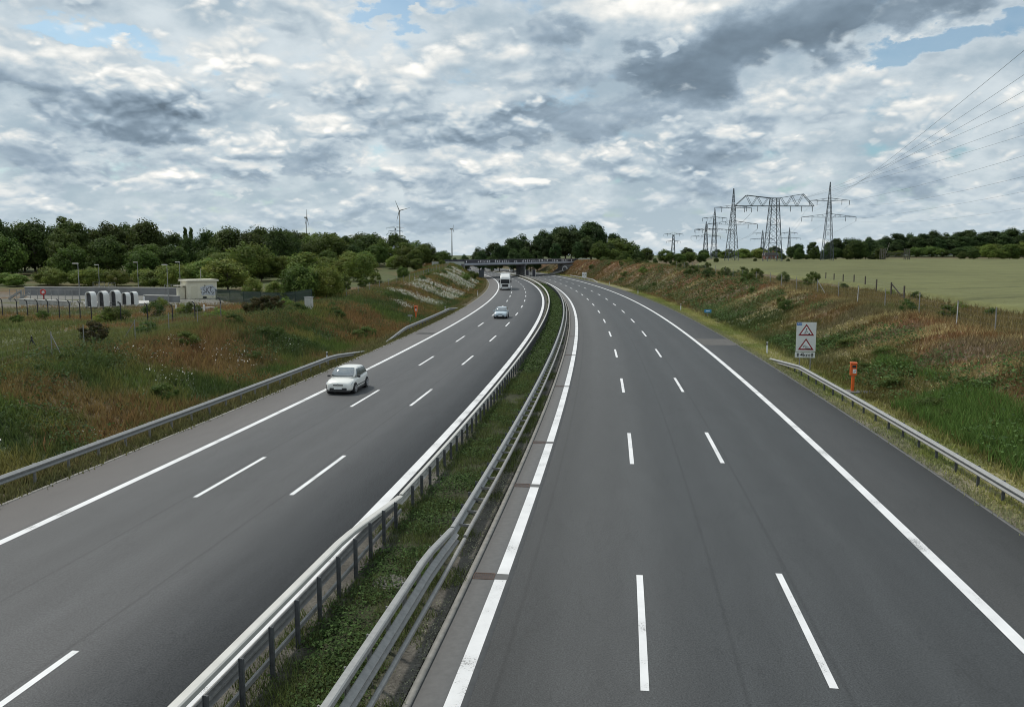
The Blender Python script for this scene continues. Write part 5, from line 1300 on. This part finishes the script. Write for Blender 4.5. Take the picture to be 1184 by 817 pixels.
p = [tuple(float(q) for q in road(s, -34.5 - .5 * math.sin(s * .07))) for s in np.arange(112, 285, 6.5)]
fence('fence', 'long wire fence along the top of the left bank', p, 1.5, M_galv_dull, .035, group=None)
p = [tuple(float(q) for q in road(s, 26.3 + .3 * math.sin(s * .2))) for s in np.concatenate([[44, 49.5, 55.2, 61.5, 68.5, 75.8], np.arange(83, 215, 8.0)])]
fence('fence', 'wire fence with pale posts on the top of the right bank', p, 1.85, M_galv_dull, .032, braces=((4, -.9, -1.6), (7, -.8, -1.8), (9, .4, -2.0)))
p = [at(px, py, 3.7) for px, py in ((954.5, 326), (964, 327.6), (974.5, 329.5), (987, 331.5), (1000, 334), (1013, 337), (1030, 341), (1045, 345))]
fence('fence', 'short fence of dark posts at the edge of the grain field', p, 1.7, mat('old wood', (.09, .075, .06), .9), .07, braces=((6, .8, -1.2),))
x, y = at(37, 404.5, 1.9); t = thing('tripod_brace', 'dark crossed stakes standing alone on the left meadow', 'stakes', (x, y, gz(x, y)))
MB().bar((-.35, 0, -.1), (.08, 0, .85), .06).build('stake', M_black, t); MB().bar((.42, .1, -.1), (-.05, .05, .82), .06).build('stake', M_black, t); MB().bar((0, .3, -.1), (0, 0.02, .95), .06).build('stake', M_black, t)
x, y = at(357.5, 362.5, 2.0); t = thing('utility_cabinet', 'pale grey utility cabinet at the end of the green fence', 'cabinet', (x, y, gz(x, y) - .05), R(-20))
MB().box((0, 0, .68), (.82, .5, 1.35)).build('housing', M_conc_light, t, bevel=.02); MB().box((0, -.26, .7), (.70, .03, 1.15)).build('door', M_galv_white, t); MB().box((0, 0, 1.39), (.92, .6, .08)).build('lid', M_galv, t)
# timber trestle on the far field and a brick house behind the portal pylon
d = 560; x = fx(1028.5, d); z0 = gz(x, d); k = d / FPX
t = thing('scaffold_gate', 'timber gate scaffold standing at the far end of the grain field', 'scaffold', (x, d, z0)); Mw = mat('weathered timber', (.10, .095, .075), .9)
for s in (-1, 1):
    b = MB(); zt = 13.2 * k
    for q in (0, -4.2 * k): 
        for j in (-1.2, 1.2): b.bar((s * 16 * k + s * q, j, -.2), (s * 16 * k + s * q, j, zt), .42)
    for f in (.1, .45, .8): b.bar((s * 16 * k, -1.2, zt * f), (s * (16 - 4.2) * k, -1.2, zt * min(1, f + .3)), .3)
    b.build('tower', Mw, t)
b = MB(); b.bar((-16 * k, -1.2, 8.0 * k), (16 * k, -1.2, 8.0 * k), .45); b.bar((-14 * k, -1.2, 4.6 * k), (14 * k, -1.2, 4.6 * k), .35)
for f in (-.7, -.2, .3): b.bar((f * 16 * k, -1.2, 4.6 * k), ((f + .35) * 16 * k, -1.2, 8 * k), .25)
b.build('cross_beam', Mw, t)
MB().bar((-11 * k, -1.2, 8 * k), (4 * k, 14, 20 * k), .2).build('stay', Mw, t)
d = 600; x = fx(888, d); z0 = gz(x, d); t = thing('brick_house', 'long low red brick house seen between the portal pylon legs', 'house', (x, d, z0))
MB().box((0, 3, 1.5), (9.5, 6, 3.0)).build('wall', mat('red brick', (.22, .09, .06), .9, var=.2), t); MB().prism([(-5.2, 2.9), (5.2, 2.9), (4.4, 5.2), (-4.4, 5.2)], -.4, 6.4).build('roof', mat('grey roof', (.14, .12, .12), .9), t)
for xx in (-3, 0, 3):
    w_ = MB().box((xx, -.02, 1.7), (1.1, .1, 1.2)).build('window', M_white, t); MB().box((xx, -.09, 1.7), (.9, .04, 1.0)).build('pane', M_glass, w_)
MB().box((2, 3, 5.6), (.7, .7, 1.6)).build('chimney', mat('red brick', (.2, .09, .06)), t)

blades('yard_weeds', 80, 160, -72, -48, 7000, (.1, .5), (.03, .08), 5, cconst((.075, .095, .036), .45), keep=lambda X, Y, s, o: fbm(X, Y, 5, 201) > .52, flat=True, spread=.4, label='weeds growing in the drainage yard')
# ------------------------------------------------------------------ trees and shrubs
def crown_mesh(name, seed, h, r, z0, clumps, leaves, size, cols, shape=1.0, gap=.0, clump_r=.30):
    """crown of leaf sprays gathered in clumps spread through an uneven egg-shaped volume"""
    g = np.random.default_rng(seed)
    zc = (z0 + h) / 2; hz_ = (h - z0) / 2
    c = g.normal(size=(clumps, 3)); c /= np.linalg.norm(c, axis=1)[:, None]
    rad = g.uniform(.42, 1.0, clumps) ** .55
    c = c * rad[:, None]
    wz = 1.0 - .28 * c[:, 2] * shape                       # fuller below the middle
    cr = clump_r * g.uniform(.65, 1.35, clumps)
    C_ = np.stack([c[:, 0] * r * wz * (1 - .55 * cr), c[:, 1] * r * wz * (1 - .55 * cr), zc + c[:, 2] * hz_ * (1 - .5 * cr)], -1)
    k = g.integers(0, clumps, leaves)
    v = g.normal(size=(leaves, 3)); v /= np.linalg.norm(v, axis=1)[:, None]
    rr_ = g.random(leaves) ** .33
    P_ = C_[k] + v * (rr_ * cr[k] * r)[:, None] * np.array([1, 1, .78])
    P_[:, 2] = np.maximum(P_[:, 2], z0 * .85)
    out = v * .8 + (P_ - np.array([0, 0, zc])) / np.array([r, r, hz_]) * .5 + np.array([0, 0, .35]) + g.normal(0, .55, (leaves, 3))
    out /= np.linalg.norm(out, axis=1)[:, None]
    a = np.cross(out, g.normal(size=(leaves, 3))); a /= np.linalg.norm(a, axis=1)[:, None] + 1e-9; b = np.cross(out, a)
    s = size * g.uniform(.55, 1.3, leaves)[:, None]
    V = np.stack([P_ - a * s, P_ - b * s * .6, P_ + a * s, P_ + b * s * .6], 1).reshape(-1, 3)
    cols = np.array(cols); ct = cols[g.integers(0, len(cols), clumps)] * g.uniform(.78, 1.25, (clumps, 1))
    col = ct[k] * g.uniform(.75, 1.3, (leaves, 1))
    me = np_mesh(name, V, 4, tint=np.repeat(col, 4, 0)); return me
def trunk_mesh(seed, h, z0, r, tr, limbs):
    q = random.Random(seed); mb = MB()
    lean = (q.uniform(-.3, .3), q.uniform(-.3, .3)); top = z0 + (h - z0) * .72
    pts = [(0, 0, -.4), (lean[0] * .3, lean[1] * .3, z0 * .6), (lean[0], lean[1], z0 + (h - z0) * .3), (lean[0] * 1.4, lean[1] * 1.2, top)]
    mb.tube(pts, [tr * 1.25, tr, tr * .7, tr * .2], 7)
    for k in range(limbs):
        f = .25 + .6 * k / limbs; a = k * 2.4 + q.random(); z = z0 * .8 + (top - z0 * .8) * f * .8; L = r * q.uniform(.55, .85)
        p = Vector((lean[0] * f, lean[1] * f, z)); e = p + Vector((math.cos(a) * L, math.sin(a) * L, L * q.uniform(.45, .9)))
        m_ = p.lerp(e, .5) + Vector((0, 0, .12 * L)); mb.tube([p, m_, e], [tr * .42, tr * .28, tr * .08], 5)
    return mb
PROTO = {}
def proto(key, name, seed, h, r, z0, clumps, leaves, size, cols, tr, limbs, shape=1.0, clump_r=.30, part=('trunk', 'crown')):
    t = thing(name, None, None)
    o = trunk_mesh(seed, h, z0, r, tr, limbs).build(part[0], M_bark, t)
    link(part[1], crown_mesh(part[1], seed, h, r, z0, clumps, leaves, size, cols, shape, clump_r=clump_r), M_leaf, t)
    PROTO.setdefault(key, []).append((t, h)); return t
DK = [(.030, .050, .017), (.040, .062, .020), (.026, .043, .016)]; MD = [(.045, .070, .020), (.055, .080, .024), (.036, .058, .018)]; LT = [(.075, .105, .030), (.062, .095, .028), (.09, .115, .036)]; SV = [(.085, .11, .055), (.07, .095, .045)]
for k in range(3): proto('dark', 'tree', 10 + k, 16, 6.0 + .5 * k, 1.0, 84, 9000, .36, DK, .32, 7)
for k in range(2): proto('mid', 'tree', 20 + k, 12, 5.2 + .5 * k, .5, 64, 7500, .30, MD, .24, 6)
for k in range(2): proto('light', 'tree', 30 + k, 9, 4.4 + .4 * k, .3, 56, 7000, .24, LT, .16, 6)
for k in range(2): proto('young', 'tree', 40 + k, 6, 1.9 + .2 * k, .5, 34, 3800, .15, MD, .09, 6, shape=1.2)
for k in range(3): proto('bush', 'bush', 50 + k, 2.6, 1.7 + .3 * k, .05, 26, 2600, .10, [MD, LT, DK][k], .05, 6, part=('stem', 'foliage'))
proto('poplar', 'poplar_tree', 60, 20, 1.9, 2.0, 46, 3600, .30, DK, .25, 6, shape=.5, clump_r=.55)
for k in range(2): proto('wood', 'tree', 70 + k, 20, 6.6, 1.2, 84, 9000, .42, [(.022, .040, .017), (.028, .048, .019), (.019, .034, .015)], .36, 7, shape=.6)
proto('weedbush', 'bush', 80, 1.6, 1.3, .05, 22, 2400, .07, [(.035, .058, .02), (.05, .075, .025)], .03, 5, part=('stem', 'foliage'))
proto('redbush', 'bush', 81, 2.2, 1.1, .05, 22, 2600, .08, [(.040, .032, .018), (.030, .034, .015), (.028, .030, .016)], .04, 5, part=('stem', 'foliage'), shape=.3)
USED = {}
tq = random.Random(21)
def plant(key, x, y, h, label, cat='tree', group=None, wide=1.0, sink=.1):
    lst = PROTO[key]; i = tq.randrange(len(lst)); t, ph = lst[i]; s = h / ph
    rz = tq.uniform(0, 6.28); loc = (x, y, gz(x, y) - sink); sc = (s * wide, s * wide, s)
    if id(t) not in USED:
        USED[id(t)] = 1; t.location = loc; t.rotation_euler = (0, 0, rz); t.scale = sc; tag(t, label, cat, group); return t
    r = dup(t, loc, rz, label, group, sc); r['category'] = cat
    if not group and 'group' in r: del r['group']
    return r
def prof(px, table): return float(np.interp(px, [a for a, b in table], [b for a, b in table]))
def wood(key, px0, px1, d, step, top, label, group, jd=6, jh=.12, drop=0, wide=1.0):
    """a row of single trees: crowns reach the skyline read off the place at that distance"""
    x = fx(px0, d); x1 = fx(px1, d)
    while x < x1:
        dd = d + tq.uniform(-jd, jd); xx = x + tq.uniform(-.3, .3) * step; px = CXP + xx / (dd * 1.0069) * FPX
        z = gz(xx, dd); h = (hz_of(prof(px, top) + drop, dd) - z) * (1 + tq.uniform(-jh, jh * .35))
        k = key if isinstance(key, str) else tq.choice(key)
        if h > 2: plant(k, xx, dd, h, label, 'tree', group, wide * tq.uniform(.85, 1.2))
        x += step * tq.uniform(.75, 1.25)
LEFT = [(-120, 252), (0, 249), (30, 250), (60, 253), (95, 250), (120, 254), (155, 249.5), (185, 256), (205, 264), (225, 268), (245, 266), (262, 259), (285, 254), (303, 261), (330, 263), (355, 266), (377, 261), (400, 266), (430, 267), (460, 270), (485, 275), (505, 283), (520, 289), (534, 297)]
wood('dark', -110, 330, 262, 8.5, LEFT, 'dark broadleaf tree at the back of the wood behind the drainage yard', 'back trees of the left wood', drop=2)
wood('dark', -110, 335, 236, 7.0, LEFT, 'tall dark broadleaf tree on the skyline of the left wood', 'front trees of the left wood')
wood(('dark', 'mid'), -80, 330, 214, 8.0, LEFT, 'lower dark tree at the front edge of the left wood', 'edge trees of the left wood', drop=16, jh=.25)
LMID = [(230, 272), (262, 270), (285, 262), (303, 266), (330, 265), (355, 267), (377, 262), (400, 266), (430, 267), (460, 270), (485, 276), (505, 284), (520, 290), (536, 298)]
wood(('dark', 'mid'), 300, 531, 335, 7.5, LMID, 'dark round tree in the wood left of the far bridge', 'trees left of the far bridge', wide=1.3)
wood(('mid', 'dark', 'mid'), 330, 528, 318, 7.5, LMID, 'bright green tree in the middle of the wood left of the far bridge', 'middle trees left of the far bridge', drop=3, jh=.15, wide=1.25)
wood(('mid', 'dark'), 330, 520, 300, 8.0, LMID, 'mid green tree at the front of the wood left of the far bridge', 'front trees left of the far bridge', drop=7, jh=.2, wide=1.25)
wood(('mid', 'light'), 180, 420, 205, 8.5, LEFT, 'pale olive tree between the left wood and the meadow', 'olive trees before the left wood', drop=22, jh=.3, wide=1.2)
LOW = [(-80, 312), (0, 311), (40, 312), (70, 306), (100, 305), (130, 303), (160, 306), (200, 305), (240, 296), (260, 296), (300, 304), (360, 306)]
wood('light', -90, 215, 184, 4.4, LOW, 'light green shrubby tree in the row behind the drainage yard', 'light shrubby trees behind the yard', jd=5, jh=.22, wide=1.5)
wood('light', 215, 300, 168, 5.5, LOW, 'light green tree beside the hut in front of the wood', 'light trees beside the hut', jd=5, jh=.2, wide=1.35)
wood(('mid', 'light'), 380, 526, 272, 6.0, [(380, 288), (440, 289), (480, 293), (526, 301)], 'small bright tree on the grass left of the far bridge', 'small trees before the far bridge', jd=12, jh=.3, wide=1.2)
for px, py, top, key, lab in ((348, 350, 300, 'mid', 'round dark young tree at the end of the green fence'), (377, 349, 303, 'light', 'pale green young tree right of the round dark one'), (363, 343, 306, 'light', 'pale bush between the two young trees by the green fence'),
                              (398, 334, 312, 'young', 'slim young tree on the meadow right of the pale young tree'), (420, 331, 314, 'young', 'second slim young tree on the bank meadow'), (291, 341, 318, 'light', 'light young tree behind the green fence'), (318, 343, 322, 'light', 'bushy young tree behind the right part of the green fence'),
                              (434, 328, 310, 'young', 'third slim young tree on the bank meadow'), (466, 320, 306, 'mid', 'dark low tree at the meadow edge below the wood')):
    x, y = at(px, py, 2.2 if px < 400 else 3.2); h = hz_of(top, y) - gz(x, y); plant(key, x, y, h, lab)
wood(('light', 'mid'), 262, 432, 226, 7.0, LEFT, 'olive green bushy tree filling the gap between the wood and the green fence', 'bushy trees behind the green fence', drop=30, jh=.3, wide=1.5)
# poplars standing out above the wood
for px, lab in ((220.5, 'slim poplar sticking up above the left wood, left of the pair'), (227, 'slim poplar sticking up above the left wood, right of the pair')):
    d = 330; x = fx(px, d); plant('poplar', x, d, hz_of(256, d) - gz(x, d), lab, 'tree', 'pair of poplars', wide=.55)
# wood behind the far bridge
CEN = [(528, 299), (540, 291), (552, 283), (565, 278), (580, 274), (592, 270), (606, 269), (625, 263), (645, 258), (665, 256), (685, 255), (700, 258), (708, 268), (716, 277), (730, 275), (742, 282), (760, 287), (785, 289), (815, 293), (830, 296)]
wood('wood', 534, 716, 470, 8.5, CEN, 'tall dark tree on the skyline of the wood behind the bridge', 'skyline trees behind the far bridge')
wood('wood', 540, 712, 446, 8.0, CEN, 'dark tree in the middle of the wood behind the bridge', 'middle trees behind the far bridge', drop=5, jh=.15)
wood(('wood', 'wood', 'dark'), 545, 716, 424, 8.0, CEN, 'lower tree at the front of the wood behind the bridge', 'front trees behind the far bridge', drop=17, jh=.3)
wood(('dark', 'mid'), 712, 826, 440, 7.5, CEN, 'low dark tree in the wood edge right of the bridge wood', 'low trees right of the bridge wood', jh=.25, wide=1.3)
wood(('mid', 'dark'), 690, 826, 400, 7.0, CEN, 'green shrubby tree along the foot of the wood edge left of the pylons', 'shrubby trees left of the pylons', drop=11, jh=.3, wide=1.1)
# far tree belts beyond the grain field
BELT = [(800, 291), (820, 288), (840, 287), (860, 284), (875, 283), (890, 287), (905, 285)]
wood(('mid', 'light'), 800, 905, 640, 11, BELT, 'mid green tree in the low belt behind the portal pylon', 'low belt behind the portal pylon', jh=.25, wide=1.8)
wood('dark', 790, 915, 760, 13, [(790, 286), (915, 284)], 'dark tree in the far belt behind the pylons', 'far belt behind the pylons', jh=.2, wide=1.6)
CL = [(905, 288), (915, 280), (930, 277), (945, 279), (955, 276), (970, 274), (985, 272), (1000, 276), (1012, 281)]
wood('wood', 908, 1012, 600, 8.5, CL, 'dark tree of the dense clump at the far end of the field', 'dense clump beyond the field', wide=1.15)
wood('dark', 906, 1014, 580, 7.5, CL, 'dark low branching tree at the front of the dense clump', 'front of the dense clump beyond the field', drop=5, jh=.3, wide=1.1)
FR = [(985, 275), (1000, 271), (1030, 268), (1060, 266), (1090, 265), (1120, 264), (1150, 262), (1184, 260), (1250, 259)]
wood('wood', 985, 1240, 800, 12.5, FR, 'dark tree on the skyline of the far right wood', 'skyline of the far right wood', wide=1.25)
wood('wood', 990, 1235, 765, 12, FR, 'dark tree in the front of the far right wood', 'front of the far right wood', drop=7, jh=.2, wide=1.35)
for px, w_, top, base, key, lab in ((1118, 0, 286, 299.3, 'dark', 'dark round bush before the far right wood'), (1136, 0, 281, 298, 'light', 'pale flowering tree before the far right wood'), (1152, 0, 286, 299, 'light', 'bright green round bush before the far right wood'), (1166, 0, 291, 299, 'light', 'low bright bush right of the round bright one'),
                                    (1160, 0, 280, 297, 'mid', 'mid green tree behind the bright bushes at the far right'), (1180, 0, 276, 298, 'mid', 'mid green tree at the right end of the far bushes'), (1105, 0, 290, 299.2, 'dark', 'low dark bush left of the round dark bush'), (869.5, 0, 298, 303, 'dark', 'low dark bush on the field between the two tall pylons'), (907, 0, 298.5, 303, 'dark', 'low dark bush right of the portal pylon')):
    d = 610 if px > 950 else 480; x = fx(px, d); h = hz_of(top, d) - gz(x, d); plant(key, x, d, max(2.0, h), lab, 'bush', None, wide=1.25)
wood(('dark', 'mid'), 985, 1235, 745, 12, FR, 'low tree along the foot of the far right wood', 'foot of the far right wood', drop=19, jh=.25, wide=2.2)
wood('dark', 906, 1012, 592, 8, CL, 'low dark tree closing the foot of the dense clump', 'foot of the dense clump', drop=14, jh=.2, wide=1.9)
# bushes on the banks and round the fences
for px, py, h, key, lab in ((111, 410, 2.1, 'redbush', 'dark reddish upright bush alone on the left meadow'), (292, 371, 2.3, 'redbush', 'dark wide bush in front of the green fence, left half'), (306, 371, 2.4, 'redbush', 'dark wide bush in front of the green fence, middle'), (318, 370, 2.2, 'redbush', 'dark wide bush in front of the green fence, right half'),
                            (178, 363, 1.9, 'bush', 'green bush between the black fence and the yard'), (184, 354, 1.6, 'bush', 'round green bush by the grey basin wall'), (212, 361, 1.5, 'bush', 'small bush at the left end of the low white bar'), (222, 361, 1.6, 'bush', 'small dark bush before the white pillar'),
                            (128, 371, 1.9, 'bush', 'leafy bush behind the black fence below the arches'), (139, 370, 1.7, 'bush', 'second leafy bush behind the black fence'), (118, 372, 1.3, 'bush', 'low bush at the black fence'), (50, 368, 1.2, 'bush', 'low weedy bush at the left part of the black fence'), (20, 372, 1.1, 'bush', 'low bush at the far left of the meadow'), (250, 377, 1.5, 'bush', 'bush by the last black fence post'), (330, 364, 1.4, 'bush', 'bush at the foot of the utility cabinet')):
    x, y = at(px, py, 1.6); plant(key, x, y, h, lab, 'bush')
for k in range(46):
    s = tq.uniform(70, 330); o = tq.uniform(25, 36) if k % 3 else tq.uniform(17, 25); x, y = road(s, o); x, y = float(x), float(y)
    plant(tq.choice(('bush', 'weedbush', 'weedbush')), x, y, tq.uniform(.8, 1.9) * (1.25 if s > 150 else .8), 'scrubby bush on the right bank between the road and the field', 'bush', 'bushes on the right bank')
for px, py, h, lab in ((863, 324, 2.1, 'dark leafy bush on the crest of the right bank, left of a pair'), (874, 323, 2.6, 'tall dark leafy bush on the crest of the right bank'), (906, 325.5, 1.9, 'green bush at the crest near the first dark fence post'), (940, 325.5, 2.2, 'green sapling at the left end of the dark post fence'), (818, 313, 2.2, 'bush by the fence at the top of the far right bank')):
    x, y = at(px, py, 4.3); plant('bush', x, y, h, lab, 'bush', wide=.8)
for k in range(34):
    s = tq.uniform(24, 110) if k % 2 else tq.uniform(110, 250); o = -tq.uniform(25, 38); x, y = road(s, o); x, y = float(x), float(y)
    plant('weedbush', x, y, tq.uniform(.6, 1.2), 'low leafy shrub among the grass of the left bank', 'bush', 'low shrubs on the left bank', wide=1.2)
for k in range(16):
    s = tq.uniform(32, 75); o = tq.uniform(16, 20); x, y = road(s, o); plant('weedbush', float(x), float(y), tq.uniform(.5, 1.0), 'dark leafy weed clump behind the right guardrail', 'bush', 'weed clumps behind the right guardrail', wide=1.5)
x, y = at(546, 318, 2.5); plant('bush', x, y, 3.2, 'dark bush below the left wing wall of the bridge', 'bush')
x, y = at(536, 315, 4.0); plant('bush', x, y, 2.6, 'dark ivy bush against the left wing wall of the bridge', 'bush')
for key, l in PROTO.items():                     # prototypes never planted are removed
    for t, h in l:
        if id(t) not in USED:
            for c in list(t.children): bpy.data.objects.remove(c)
            bpy.data.objects.remove(t)
